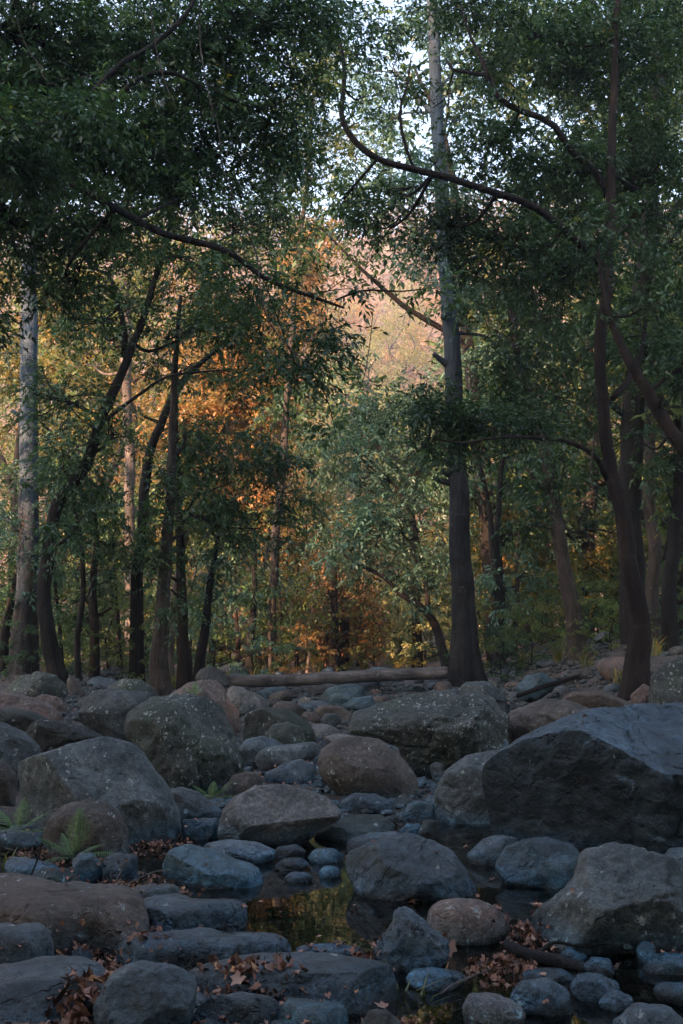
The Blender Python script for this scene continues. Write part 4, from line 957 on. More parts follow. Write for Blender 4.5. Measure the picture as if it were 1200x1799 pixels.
# sunlit autumn trees
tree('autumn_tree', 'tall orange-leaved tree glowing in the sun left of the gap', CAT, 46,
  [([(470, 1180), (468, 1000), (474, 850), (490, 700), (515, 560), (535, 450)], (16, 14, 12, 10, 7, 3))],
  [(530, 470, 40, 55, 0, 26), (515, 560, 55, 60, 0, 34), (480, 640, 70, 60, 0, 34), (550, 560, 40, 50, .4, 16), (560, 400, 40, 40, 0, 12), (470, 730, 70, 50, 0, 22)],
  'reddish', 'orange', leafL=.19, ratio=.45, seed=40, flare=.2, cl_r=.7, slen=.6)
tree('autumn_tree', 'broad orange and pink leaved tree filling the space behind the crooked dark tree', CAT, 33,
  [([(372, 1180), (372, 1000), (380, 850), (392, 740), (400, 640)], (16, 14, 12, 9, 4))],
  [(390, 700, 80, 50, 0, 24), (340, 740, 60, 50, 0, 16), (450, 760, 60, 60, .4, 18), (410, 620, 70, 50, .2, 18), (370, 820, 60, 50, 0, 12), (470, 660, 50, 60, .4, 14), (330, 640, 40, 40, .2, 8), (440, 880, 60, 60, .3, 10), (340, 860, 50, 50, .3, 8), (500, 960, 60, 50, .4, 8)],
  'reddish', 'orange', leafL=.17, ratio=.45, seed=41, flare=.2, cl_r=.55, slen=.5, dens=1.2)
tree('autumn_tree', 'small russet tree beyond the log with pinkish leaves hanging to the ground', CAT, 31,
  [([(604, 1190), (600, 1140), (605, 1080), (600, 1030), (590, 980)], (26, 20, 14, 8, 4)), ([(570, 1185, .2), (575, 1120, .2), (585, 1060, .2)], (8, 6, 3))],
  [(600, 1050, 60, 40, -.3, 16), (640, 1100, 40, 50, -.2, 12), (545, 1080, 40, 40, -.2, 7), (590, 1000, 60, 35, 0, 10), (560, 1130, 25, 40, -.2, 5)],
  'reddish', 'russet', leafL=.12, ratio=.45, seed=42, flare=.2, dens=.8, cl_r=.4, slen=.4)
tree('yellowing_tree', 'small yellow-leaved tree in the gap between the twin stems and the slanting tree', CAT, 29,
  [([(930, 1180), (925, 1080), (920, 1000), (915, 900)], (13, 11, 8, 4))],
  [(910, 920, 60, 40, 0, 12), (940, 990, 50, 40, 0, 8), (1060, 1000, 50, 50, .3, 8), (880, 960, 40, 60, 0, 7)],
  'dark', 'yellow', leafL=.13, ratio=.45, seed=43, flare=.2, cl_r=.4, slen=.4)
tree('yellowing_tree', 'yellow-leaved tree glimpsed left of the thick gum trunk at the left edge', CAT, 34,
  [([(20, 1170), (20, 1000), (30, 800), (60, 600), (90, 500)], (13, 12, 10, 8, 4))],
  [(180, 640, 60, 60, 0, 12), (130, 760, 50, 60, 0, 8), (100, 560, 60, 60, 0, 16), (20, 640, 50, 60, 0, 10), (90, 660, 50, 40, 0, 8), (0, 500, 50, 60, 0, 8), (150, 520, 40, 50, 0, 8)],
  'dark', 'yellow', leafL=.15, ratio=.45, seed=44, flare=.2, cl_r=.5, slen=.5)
tree('leafy_tree', 'bushy mid-green tree screening the left side of the sky gap behind the slanting bough', CAT, 29,
  [([(478, 1185), (480, 1050), (490, 900), (505, 700), (520, 500), (540, 300), (550, 150)], (18, 16, 14, 12, 10, 7, 4))],
  [(550, 190, 70, 90, 0, 24), (480, 300, 80, 90, 0, 24), (570, 110, 50, 70, .2, 11), (430, 420, 80, 60, 0, 12), (560, 60, 70, 60, 0, 14), (630, 220, 50, 50, 0, 7), (600, 290, 50, 40, 0, 5)],
  'greybrown', 'mid', leafL=.12, seed=48, flare=.2, cl_r=.42, slen=.4)
# thin trunks standing in the shade beyond the log
for i, (px, lean, top, w, k) in enumerate([(440, 8, 930, 15, 'dark'), (455, 20, 900, 9, 'dark'), (418, -6, 980, 8, 'reddish'), (520, 5, 960, 8, 'reddish'), (540, 12, 1040, 6, 'pale'), (573, 14, 990, 7, 'pale'),
      (592, -6, 960, 17, 'dark'), (628, 4, 1000, 14, 'dark'), (498, -8, 1000, 6, 'dark'), (905, 3, 940, 12, 'dark'), (930, -4, 960, 10, 'dark'), (958, 6, 930, 8, 'greybrown'), (1040, -14, 900, 12, 'dark'), (1070, 5, 940, 9, 'dark'), (385, 10, 960, 10, 'reddish')]):
    dp = 27 + (i * 5) % 9
    tree('slim_tree', 'one of the slim shaded stems standing in the undergrowth beyond the log', CAT, dp,
      [([(px, 1188), (px + lean * .4, 1188 - (1188 - top) * .4), (px + lean, top)], (w, w * .8, w * .4))],
      [(px + lean, top, 50, 45, 0, 7), (px + lean * .5 + (12 if i % 2 else -12), (top + 1188) / 2 - 30, 45, 45, .2, 6)],
      k, ['near', 'mid', 'teal'][i % 3], leafL=.12, seed=60 + i, flare=.3, cl_r=.4, slen=.4, group='slim shaded stems beyond the log', nspray=7)

# ---------------------------------------------------------------- background trees, five shared forms
def form(seed, h, w, n, leafL, bare=.22):
    lr = np.random.default_rng(seed); mb = MB(); paths = []
    tp = [np.array([0, 0, -.3])]
    for k in range(1, 6): tp.append(np.array([lr.normal() * .035 * h * k / 2, lr.normal() * .03 * h * k / 2, h * .9 * k / 5]))
    paths.append(tube(mb, tp, [h * .017, h * .014, h * .011, h * .008, h * .005, h * .002], 8, 24, .1, seed, .4))
    nb = 9; cs = []
    for k in range(nb):
        zf = bare + (1 - bare) * (k + .5) / nb; a = k * 2.4 + lr.random()
        rr = w * .6 * math.sin(min(1, (1.12 - zf) * 1.5) * pi / 2) * lr.uniform(.6, 1.1)
        c = np.array([cos(a) * rr, sin(a) * rr, h * zf]) + tp[3] * np.array([1, 1, 0])
        a0, ra = near_pt(paths, c - np.array([0, 0, .12 * h]))
        tube(mb, [a0, (a0 + c) / 2 - np.array([0, 0, .02 * h]), c], [ra * .6, ra * .4, ra * .15], 5, 8, 0, 0, closed=False)
        m = int(n / nb)
        d = unit(lr.normal(size=(m, 3))) * (lr.random(m) ** .45)[:, None]
        cs.append(c + d * np.array([w * .34, w * .34, h * .10]))
    cs = np.concatenate(cs); cs = cs[cs[:, 2] > h * bare * .55]
    v, t = foliage(cs, np.full(len(cs), .045 * h), 6, 10, leafL, .45, lr, .4, .035 * h)
    tm = mb.build('trunk', K_['dark'], None, True); cm = crown_mesh('crown', v, t, G_['mid'], None, None)
    md = (tm.data, cm.data)
    bpy.data.objects.remove(tm); bpy.data.objects.remove(cm)
    return md, h
FORMS = [form(301, 10, 5.5, 200, .16, .12), form(302, 14, 6.5, 240, .18, .2), form(303, 17, 7, 280, .20, .25), form(304, 6, 5, 170, .14, .0), form(305, 2.6, 3.0, 90, .09, .0)]
def bg_tree(name, label, k, px, depth, leafm, group, bark='dark', sc=1., rz=0., cat='tree'):
    (tmesh, cmesh), h = FORMS[k]
    p = at(px, 1150, depth); z = float(terr(p[0], p[1]))
    e = empty(name, (p[0], p[1], z)); tag(e, label, cat, group)
    e.scale = (sc, sc, sc); e.rotation_euler = (0, 0, rz)
    for nm, me, mt in (('trunk', tmesh, K_[bark]), ('crown', cmesh, G_[leafm])):
        o = bpy.data.objects.new(nm, me); COL.objects.link(o); o.parent = e
        o.material_slots[0].link = 'OBJECT'; o.material_slots[0].material = mt
    return e
lr = np.random.default_rng(5)
GL = 'dense green trees of the forest behind the creek'; GR = 'forest trees behind the creek'
# (px, depth, form, leaf, scale)
BG = [(560, 104, 1, 'sage_lit', 1.1), (600, 120, 2, 'orange', .9), (635, 96, 1, 'olive', 1), (660, 132, 2, 'sage_lit', .9), (690, 112, 1, 'sage_lit', 1.1), (720, 140, 2, 'olive', .9), (745, 100, 2, 'sage_lit', .9), (780, 124, 1, 'olive', 1.1), (820, 108, 2, 'sage_lit', .9), (530, 138, 2, 'olive', 1), (585, 150, 1, 'sage_lit', 1.1), (640, 152, 1, 'orange', 1.), (700, 158, 1, 'sage_lit', 1.1), (755, 160, 1, 'orange', 1.), (480, 120, 2, 'olive', 1), (880, 27, 2, 'near', .95), (1020, 30, 2, 'mid', .95), (1190, 25, 2, 'near', .95), (20, 48, 2, 'mid', 1), (95, 50, 1, 'olive', .95), (170, 42, 2, 'mid', 1), (250, 58, 1, 'yellow', .9), (300, 48, 2, 'orange', .95), (200, 58, 2, 'olive', 1.1),
      (350, 56, 2, 'yellow', 1.1), (430, 52, 1, 'yellow', 1.0), (500, 60, 1, 'orange', .85), (560, 56, 0, 'sage_lit', 1.05), (615, 64, 0, 'yellow', 1.0), (670, 58, 0, 'sage_lit', 1.0), (730, 66, 0, 'olive', 1.05),
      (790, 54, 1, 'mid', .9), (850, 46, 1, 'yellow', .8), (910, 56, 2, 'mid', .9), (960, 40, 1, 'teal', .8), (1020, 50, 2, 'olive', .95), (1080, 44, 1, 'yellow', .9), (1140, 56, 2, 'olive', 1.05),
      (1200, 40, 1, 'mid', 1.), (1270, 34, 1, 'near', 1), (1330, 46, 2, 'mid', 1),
      (400, 38, 3, 'yellow', 1.1), (470, 36, 3, 'olive', .9), (330, 30, 3, 'mid', .8), (130, 28, 3, 'near', .9), (40, 27, 3, 'near', .8), (540, 42, 3, 'orange', .9), (640, 44, 3, 'sage_lit', .9), (700, 47, 3, 'sage_lit', .9), (760, 40, 3, 'sage_lit', .7),
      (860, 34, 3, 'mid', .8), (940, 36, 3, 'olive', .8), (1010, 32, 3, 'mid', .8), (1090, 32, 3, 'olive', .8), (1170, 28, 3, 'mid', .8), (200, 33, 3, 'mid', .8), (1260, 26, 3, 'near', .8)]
for i, (px, dp, k, lf, sc) in enumerate(BG):
    bg_tree('forest_tree', 'one of the leafy trees added out of frame around the creek', k, px, dp, lf, GR, ['dark', 'greybrown', 'reddish'][i % 3], sc * float(lr.uniform(.92, 1.08)), float(lr.uniform(0, 6.28)))
# undergrowth shrubs
SH = [(735, 41, 'sage_lit', 1.1, 'large yellowish sunlit shrub farthest back beside the tall tree', None), (575, 37, 'olive', .8, 'olive shrub in the sun behind the russet tree', None), (700, 34, 'sage_lit', 1.0, 'pale sunlit shrub between the russet tree and the tall tree', None), (745, 31, 'sage_lit', .8, 'small light green shrub beside the tall tree, behind the log', None),
      (660, 30, 'olive', .6, 'low olive shrub just behind the middle of the log', None), (522, 27, 'orange', .45, 'small red-leaved shrub standing right behind the log', None)]
for px, dp, lf, sc, lab, g in SH: bg_tree('shrub', lab, 4, px, dp, lf, g, 'reddish', sc, px * .1, 'shrub')
for i, (px, dp, lf, sc) in enumerate([(30, 21, 'near', .6), (95, 22, 'near', .6), (190, 21, 'mid', .6), (260, 23, 'near', .6), (375, 24, 'teal', .7), (415, 28, 'near', .8), (470, 31, 'near', .8), (560, 33, 'mid', .7),
      (840, 27, 'near', .6), (905, 25, 'mid', .6), (950, 27, 'olive', .7), (1000, 25, 'mid', .6), (1055, 27, 'olive', .7), (1095, 24, 'near', .5), (1160, 22, 'mid', .6), (1215, 21, 'near', .7), (880, 21, 'near', .4), (1010, 22, 'near', .4), (935, 22, 'mid', .45), (860, 22.5, 'near', .4), (1140, 20, 'near', .4), (1075, 19, 'mid', .35), (60, 18.5, 'near', .35), (215, 18.5, 'mid', .35), (1040, 31, 'olive', .9), (970, 33, 'mid', .9), (360, 31, 'mid', .9), (150, 25, 'near', .8), (-40, 22, 'near', .7),
      (640, 38, 'olive', .8), (610, 36, 'mid', .8), (500, 37, 'mid', .9), (1120, 30, 'mid', .9), (230, 29, 'near', .9), (80, 30, 'near', .9)]):
    bg_tree('shrub', 'one of the leafy shrubs of the undergrowth along the forest edge', 4, px, dp, lf, 'undergrowth shrubs', 'dark', sc, i * 1.3, 'shrub')
# ---------------------------------------------------------------- the wooded hillside: one mass
lr = np.random.default_rng(9)
n = 1100
yy = 68 + 230 * lr.random(n) ** 1.1; xx = (lr.random(n) * 2 - 1) * (.34 * yy + 25)
zz = terr(xx, yy)
C = np.stack([xx, yy, zz + 2.5 + yy * .008], 1)
v, t = foliage(C, 3.2 + 1.6 * lr.random(n) + yy * .006, 44, 7, .50, .6, lr, .3, 1.0, flat=1.)
hs_ = crown_mesh('hillside_wood', v, t, G_['far'], None, None); hs_['kind'] = 'stuff'
print('LEAVES', NLEAF, len(t))

# ---------------------------------------------------------------- hanging vines
def vine(pts, w, Y, label):
    mb = MB(); P = [at(a, b, Y + .05 * math.sin(i * 1.7)) for i, (a, b) in enumerate(pts)]
    tube(mb, P, [w * .5 / F * Y] * len(P), 5, len(P) * 7, .0, 1)
    o = mb.build('vine', K_['greybrown'], None, True, P[0]); tag(o, label, 'vine')
vine([(352, -40), (351, 60), (356, 110), (370, 180), (384, 225), (390, 290), (405, 330), (413, 370), (440, 420), (452, 460), (457, 510), (470, 560), (500, 600), (560, 660)], 2.6, 9.9, 'long thin vine hanging from the top and crossing the slanting bough')
vine([(262, -20), (270, 60), (285, 130), (300, 170), (310, 190)], 2.4, 9.7, 'short curling vine hanging beside the thick upper-left limb')
vine([(28, 30), (45, 80), (68, 115), (80, 140), (110, 155)], 2.2, 9.6, 'wiry vine looping down in the top left corner')
vine([(655, 545), (650, 600), (640, 660), (625, 700)], 1.6, 10.9, 'fine dangling vine below the end of the slanting bough')
vine([(1045, 765), (1040, 800), (1037, 840), (1048, 870), (1060, 880)], 3.5, 13.4, 'dark hooked vine hanging from the low bough of the reddish tree')

# out-of-frame trees, added mostly to hold back skylight from all sides but overhead
for i, (x, y, k, lf, rz, sc) in enumerate([(-6.5, -2.0, 3, 'near', .3, 1.2), (6.5, -2.5, 3, 'near', 2.1, 1.2), (-3.5, -7.5, 3, 'near', 1.2, 1.3), (3.5, -8.5, 3, 'near', 4.0, 1.3), (-2.5, -7.5, 2, 'near', 5.2, 1), (3.0, -7.0, 2, 'near', 4.4, 1), (-8.5, -2, 2, 'near', 3.9, 1), (9, -3, 2, 'near', 1.4, 1), (0, -9.5, 2, 'near', .4, 1), (-5.5, -6, 1, 'near', 1.4, 1), (5.5, -6.5, 1, 'near', 2.4, 1), (8.8, 3.8, 3, 'near', 5.0, 1.2),
      (-8.6, 5.5, 3, 'near', 3.3, 1.2), (0, -9, 3, 'near', .9, 1.4), (-7, -9, 1, 'near', .2, 1), (7.5, -8, 1, 'near', 1.7, 1), (0, -14, 2, 'near', 2.2, 1), (-9.5, 1.5, 1, 'near', 2.9, 1), (10, 0, 1, 'near', .7, 1), (-5, -14, 2, 'near', .7, 1), (5.5, -14, 2, 'near', 5.7, 1),
      (10.5, 8, 3, 'near', 3.7, 1.3), (10, 19, 1, 'mid', .4, 1), (13, 25, 2, 'near', 1.4, 1), (17, 20, 1, 'mid', 2.4, 1), (17, 33, 2, 'mid', 3.4, 1), (22, 28, 1, 'olive', 4.4, 1), (23, 42, 2, 'mid', 5.4, 1), (28, 36, 1, 'mid', .9, 1), (16, 14, 3, 'near', 1.9, 1), (-12, 23, 3, 'near', 2.9, 1), (-15, 30, 3, 'mid', 3.9, 1), (-19, 38, 3, 'olive', 4.9, 1.1), (-15, 18, 3, 'near', 5.9, 1), (-20, 26, 3, 'mid', .2, 1), (-24, 46, 1, 'olive', 1.2, 1), (-20, 56, 2, 'mid', 2.2, 1), (30, 52, 2, 'olive', 3.2, 1), (-9.5, 10, 3, 'near', 4.7, 1.3), (2.5, -5, 3, 'near', 1.3, 1), (-2.5, -4.5, 3, 'near', 2.3, 1), (6, -5.5, 3, 'near', 5.3, 1.2), (-6, -5, 3, 'near', 3.3, 1.2), (8, 1, 3, 'near', .6, 1.1), (-7.5, 2, 3, 'near', 4.1, 1.1), (12, 13, 1, 'near', 1.1, 1), (-11.5, 15, 1, 'near', 1.9, 1)]):
    e = bg_tree('forest_tree', 'one of the leafy trees added out of frame around the creek', k, 600, 30, lf, GR, 'dark', sc, rz)
    e.location = (x, y, float(terr(x, y)))
# ---------------------------------------------------------------- logs and driftwood
def log(pts, wd, Ys, bark, label, name='fallen_log', cat='log', seed=0, branches=()):
    mb = MB(); P = [at(a, b, y) for (a, b), y in zip(pts, Ys)]; R = [w * .5 / F * y for w, y in zip(wd, Ys)]
    tube(mb, P, R, 16, max(16, len(P) * 8), .10, seed, wob=.15)
    for bp, bw, by in branches:
        tube(mb, [at(a, b, y) for (a, b), y in zip(bp, by)], [w * .5 / F * y for w, y in zip(bw, by)], 8, len(bp) * 5, .15, seed + 1)
    o = mb.build(name, K_[bark], None, True, P[0]); tag(o, label, cat); return o
K_['weathered'] = bark_mat('weathered_wood', (.085, .074, .070), (.22, .19, .175), scale=.8, axes=(.12, 1, 1))
K_['wet'] = bark_mat('wet_driftwood', (.012, .012, .013), (.045, .042, .042), rough=.6)
log([(383, 1197), (450, 1196), (540, 1194), (620, 1190), (700, 1186), (786, 1182)], (19, 21, 21, 22, 22, 21), [19.6, 19.7, 19.8, 19.9, 20, 20.1], 'weathered', 'long straight weathered log spanning the creek bed to the foot of the tall tree', seed=3)
log([(498, 1261), (530, 1270), (570, 1283), (607, 1296)], (12, 13, 13, 12), [14.2, 13.8, 13.4, 13.0], 'weathered', 'short grey log lying slantwise among the stones behind the egg-shaped boulder', seed=4)
log([(888, 1655), (905, 1668), (935, 1680), (985, 1690), (1040, 1706), (1110, 1716), (1240, 1714)], (16, 22, 24, 24, 22, 24, 26), [4.35, 4.32, 4.3, 4.25, 4.2, 4.2, 4.2], 'wet', 'thick dark wet driftwood limb lying across the stones at lower right', 'driftwood', 'driftwood', 5,
    [([(945, 1680), (960, 1662), (980, 1655), (1020, 1662), (1070, 1658)], (8, 7, 6, 5, 2), [4.3, 4.32, 4.34, 4.36, 4.38])])
log([(775, 1745), (800, 1728), (830, 1715), (862, 1702)], (4, 4, 3, 2), [3.75, 3.85, 3.95, 4.05], 'weathered', 'straight thin stick beside the long blue stone', 'stick', 'stick', 6)
log([(1010, 1232), (1060, 1196), (1110, 1180), (1160, 1165)], (7, 8, 8, 7), [16.5, 17, 17.6, 18.2], 'weathered', 'thin pale log resting on the right bank behind the reddish trunk', 'fallen_log', 'log', 7)
log([(910, 1222), (950, 1208), (990, 1196), (1015, 1188)], (8, 9, 9, 7), [15.2, 15.6, 16.0, 16.4], 'reddish', 'short reddish rotten log beside the blue faceted rock', 'fallen_log', 'log', 8)
log([(860, 1168), (930, 1166), (1000, 1160), (1100, 1150)], (9, 9, 8, 7), [25, 25, 25, 25], 'dark', 'dark fallen trunk lying in the undergrowth behind the slanting tree', 'fallen_log', 'log', 9)
for i, (pts, w) in enumerate([([(65, 1505), (78, 1478), (95, 1500), (115, 1520), (125, 1545)], 5), ([(20, 1478), (60, 1462), (90, 1452)], 4), ([(50, 1550), (62, 1520), (72, 1490)], 4), ([(190, 1560), (205, 1545), (222, 1512)], 2.5),
        ([(225, 1510), (260, 1520), (300, 1530)], 4), ([(200, 1565), (240, 1545), (270, 1532), (300, 1528)], 3), ([(230, 1540), (260, 1556), (300, 1560)], 3), ([(10, 1490), (40, 1500), (75, 1530)], 3), ([(300, 1545), (315, 1535), (340, 1545)], 2.5)]):
    Y0 = ground_hit(*pts[0])[1] - .1
    log(pts, [w, *[w * .8] * (len(pts) - 1)], [Y0 + .04 * k for k in range(len(pts))], 'weathered' if i % 2 else 'reddish', 'bare brown twig lying in the litter between the ferns and the pool', 'twig', 'twig', 20 + i)['group'] = 'twigs between the ferns and the pool'

# ---------------------------------------------------------------- fallen leaves
def litter_mat():
    m, nt, N, L = new_mat('dead_leaves')
    out = N.new('ShaderNodeOutputMaterial'); b = N.new('ShaderNodeBsdfPrincipled')
    a = N.new('ShaderNodeAttribute'); a.attribute_name = 'tint'
    r = ramp(N, [(0, (.04, .022, .016)), (.35, (.16, .075, .048)), (.7, (.32, .15, .10)), (.93, (.44, .26, .19)), (1, (.5, .22, .05))]); L.new(a.outputs['Fac'], r.inputs[0])
    L.new(r.outputs[0], b.inputs['Base Color']); b.inputs['Roughness'].default_value = .65
    L.new(b.outputs[0], out.inputs[0]); return m
LM = litter_mat()
# a lobed leaf outline, unit length, lying in xy, as a fan of quads
_lo = []
for k, r in enumerate([.06, .30, .50, .38, .56, .36, .68, .38, .56, .38, .50, .30]):
    a = -pi / 2 + k * 2 * pi / 12; _lo.append((r * cos(a) * .75, r * sin(a) + .1))
LOB = np.array([(0, .05)] + _lo)
def dead_leaves(pos, size, lr, curl=.5, flatn=.6):
    n = len(pos); V = np.zeros((n, 13, 3)); V[:, :, :2] = LOB[None]
    rr = (LOB ** 2).sum(1)
    V[:, :, 2] = rr[None] * lr.normal(size=(n, 1)) * curl + lr.normal(size=(n, 13)) * .06 + np.abs(LOB[:, 0])[None] * lr.uniform(0, .9, (n, 1)) * curl * 1.5
    V *= (size * lr.uniform(.6, 1.25, n))[:, None, None]
    nz = unit(np.array([0, 0, 1.]) + lr.normal(size=(n, 3)) * flatn); t = unit(np.cross(nz, lr.normal(size=(n, 3)))); s = np.cross(nz, t)
    Wd = V[..., 0:1] * t[:, None] + V[..., 1:2] * s[:, None] + V[..., 2:3] * nz[:, None] + pos[:, None]
    k = np.arange(6) * 2
    q = np.stack([np.zeros(6, int), 1 + k, 1 + (k + 1) % 12, 1 + (k + 2) % 12], 1)
    f = (np.arange(n)[:, None, None] * 13 + q[None]).reshape(-1, 4)
    return Wd.reshape(-1, 3), f, np.repeat(lr.random(n), 6)
dep = bpy.context.evaluated_depsgraph_get(); dep.update()
def drop(x, y):
    """highest rock or ground surface under (x, y)"""
    hit, loc, nrm, idx, ob, mt = S.ray_cast(dep, (float(x), float(y), 1.05), (0, 0, -1))
    while hit and ob.name.startswith(('crown', 'trunk', 'vine', 'creek_water')):
        hit, loc, nrm, idx, ob, mt = S.ray_cast(dep, (float(x), float(y), loc.z - .004), (0, 0, -1))
    return (loc.z, ob.name, nrm.z) if hit else (0, '', 1)
def heap(name, px, py, wx_, wy_, n, size, label, seed, hgt=.03, cat='leaf heap', curl=.5, zmax=.11):
    lr = np.random.default_rng(seed); c = ground_hit(px, py, .03)
    sx = wx_ / F * c[1]; sy = wy_
    P = []
    for _ in range(int(n * 2.8)):
        x = c[0] + np.clip(lr.normal(), -2, 2) * sx * .5; y = c[1] + np.clip(lr.normal(), -2, 2) * sy * .5
        z = max(drop(x, y)[0], 0)
        if z > zmax: continue
        w = math.exp(-((x - c[0]) / sx) ** 2 * 3 - ((y - c[1]) / sy) ** 2 * 3)
        P.append((x, y, z + .004 + lr.random() * hgt * w))
    v, f, t = dead_leaves(np.array(P), np.full(len(P), size * .58), lr, curl, .8)
    o = mesh_obj(name, v, f, LM, None, False, t, c); tag(o, label, cat, None, 'stuff'); return o
heap('fallen_leaves', 105, 1668, 110, .35, 90, .055, 'orange-brown dead leaves heaped between the slabs on the left', 1)
heap('fallen_leaves', 190, 1700, 90, .34, 80, .055, 'dead leaves spilling down between two grey slabs', 2)
heap('fallen_leaves', 20, 1703, 70, .12, 34, .05, 'reddish dead leaves at the left edge', 3)
heap('fallen_leaves', 430, 1738, 100, .12, 40, .065, 'curled pinkish dead leaves heaped on the wide slab', 4, .025, curl=.9, zmax=1)
heap('fallen_leaves', 140, 1790, 50, .10, 26, .075, 'curled dead leaves at the bottom edge', 5, .06, curl=1.2, zmax=1)
heap('fallen_leaves', 255, 1482, 90, .35, 90, .045, 'dead leaves piled along the foot of the sloping grey boulder', 6)
heap('fallen_leaves', 225, 1550, 130, .35, 110, .045, 'dead leaves and scraps between the twigs', 7)
heap('fallen_leaves', 70, 1500, 110, .40, 80, .045, 'dead leaves around the left-hand ferns', 8)
heap('fallen_leaves', 925, 1640, 60, .18, 70, .05, 'reddish dead leaves caught beside the rough grey boulder', 9, .06, curl=1.0)
heap('fallen_leaves', 885, 1695, 60, .18, 60, .05, 'pale dead leaves caught in front of the driftwood', 10, .06, curl=1.0)
heap('fallen_leaves', 640, 1678, 45, .12, 26, .05, 'dead leaves at the near rim of the pool', 11, .04, curl=1.)
heap('fallen_leaves', 1180, 1665, 40, .14, 34, .045, 'dead leaves at the right edge beside the rough grey boulder', 12, .03)
heap('fallen_leaves', 700, 1790, 60, .12, 24, .04, 'scattered dead leaves in the shallows at the bottom', 13, .01)
heap('fallen_leaves', 480, 1360, 110, 1.2, 120, .05, 'dead leaves on the gravel behind the pale wedge boulder', 14, .02, zmax=.2)
# loose leaves strewn everywhere else
lr = np.random.default_rng(31); P = []; Z = []
for _ in range(2600):
    y = lr.uniform(3.1 ** .5, 30 ** .5) ** 2; x = lr.uniform(-.3 * y - .1, .3 * y + .1)
    z, nm, nz = drop(x, y)
    if z < 0 and lr.random() < .10: z, nz = 0., 1.
    if z < 0 or nz < .55 or (nm.startswith(('boulder', 'rock')) and lr.random() < .93): continue
    P.append((x, y, z + .006)); Z.append(.026 + .0016 * y)
for _ in range(1300):
    y = lr.uniform(3.1, 4.9); x = lr.uniform(-.34 * y, .2); z, nm, nz = drop(x, y)
    if z < 0 or z > .085 or nz < .3: continue
    P.append((x, y, z + .006)); Z.append(.034)
v, f, t = dead_leaves(np.array(P), np.array(Z), lr, .5, .35)
mesh_obj('scattered_leaves', v, f, LM, None, False, t)['kind'] = 'stuff'
for px, py, sz, tt, tl, lab in [(98, 1578, .05, 1., .1, 'single yellow leaf lying on the broad brown-grey slab'), (789, 1655, .075, .85, 1.3, 'upright pinkish dead leaf against the knob-topped rock'),
        (287, 1648, .05, .9, .2, 'single pale leaf on the slab at the near edge of the pool'), (422, 1728, .06, .9, .8, 'large pinkish dead leaf standing up on the curled leaf heap'), (948, 1574, .06, .95, .05, 'orange leaf floating on the dark pool'), (676, 1747, .05, .8, .2, 'small pink leaf lying on the slab at the bottom')]:
    c = ground_hit(px, py, .05); z = max(drop(c[0], c[1])[0], 0)
    a = lr.uniform(0, 6.28); nz = unit(np.array([0, -sin(tl), cos(tl)])); t_ = unit(np.cross(nz, np.array([cos(a), 0, sin(a)]))); s_ = np.cross(nz, t_)
    V = np.c_[LOB, (LOB ** 2).sum(1) * .35 + np.abs(LOB[:, 0]) * .25] * sz
    V = V[:, :1] * t_ + V[:, 1:2] * s_ + V[:, 2:] * nz + np.array([c[0], c[1], z + .008 + (sz * .45 if tl > .6 else 0)])
    k = np.arange(6) * 2; q = np.stack([np.zeros(6, int), 1 + k, 1 + (k + 1) % 12, 1 + (k + 2) % 12], 1)
    o = mesh_obj('dead_leaf', V, q, LM, None, False, np.full(6, tt), V[0]); tag(o, lab, 'leaf')

# ---------------------------------------------------------------- ferns
FM = leaf_mat('fern_green', [(0, (.03, .06, .02)), (.6, (.06, .11, .03)), (1, (.11, .14, .04))], trans=.3, gain=2.0)
def fern(px, py, fr, label, seed, Y=None, size=.9):
    lr = np.random.default_rng(seed); c = ground_hit(px, py) if Y is None else at(px, py, Y)
    c = np.array([c[0], c[1], drop(c[0], c[1])[0] if Y is None else c[2]])
    root = empty('fern', c); tag(root, label, 'fern')
    for a, el, Ln in fr:
        Ln *= size
        h = np.array([cos(a), sin(a) * .5, 0]); tt = np.linspace(0, 1, 26)
        R = c + h[None] * (Ln * (tt * cos(el) + .12 * tt ** 2))[:, None] + np.array([0, 0, 1.]) * (Ln * (tt * sin(el) - .42 * tt ** 2 * (1.3 - sin(el))))[:, None]
        T = unit(np.gradient(R, axis=0)); s = unit(np.cross(T, np.array([0, 0, 1.]) + h * .01)); n_ = np.cross(s, T)
        vs, fs = [], []
        for k in range(3, 26):
            wl = Ln * .26 * math.sin(min(1, (1.02 - tt[k]) * 1.35) * pi / 2) * min(1, tt[k] * 4)
            for sg in (-1, 1):
                # each pinna: toothed taper of 5 leaflets pairs drawn as quads
                d = unit(s[k] * sg + T[k] * .45 - n_[k] * .15 + lr.normal(size=3) * .05); wv = unit(np.cross(d, n_[k]))
                for j in range(4):
                    a0, a1 = j / 4, (j + 1.15) / 4; w0 = Ln * .018 * (1 - a0 * .75)
                    b0 = R[k] + d * wl * a0 - n_[k] * wl * .12 * a0 ** 2; b1 = R[k] + d * wl * min(a1, 1.) - n_[k] * wl * .12 * a1 ** 2
                    i0 = len(vs); m_ = (b0 + b1) / 2
                    vs += [b0, m_ + wv * w0, b1, m_ - wv * w0]; fs.append((i0, i0 + 1, i0 + 2, i0 + 3))
        i0 = len(vs)
        for k in range(26): vs += [R[k] - s[k] * Ln * .006, R[k] + s[k] * Ln * .006]
        for k in range(25): fs.append((i0 + 2 * k, i0 + 2 * k + 1, i0 + 2 * k + 3, i0 + 2 * k + 2))
        mesh_obj('frond', np.array(vs), np.array(fs), FM, root, False, lr.random(len(fs)) * .6 + .2 * lr.random(), c)
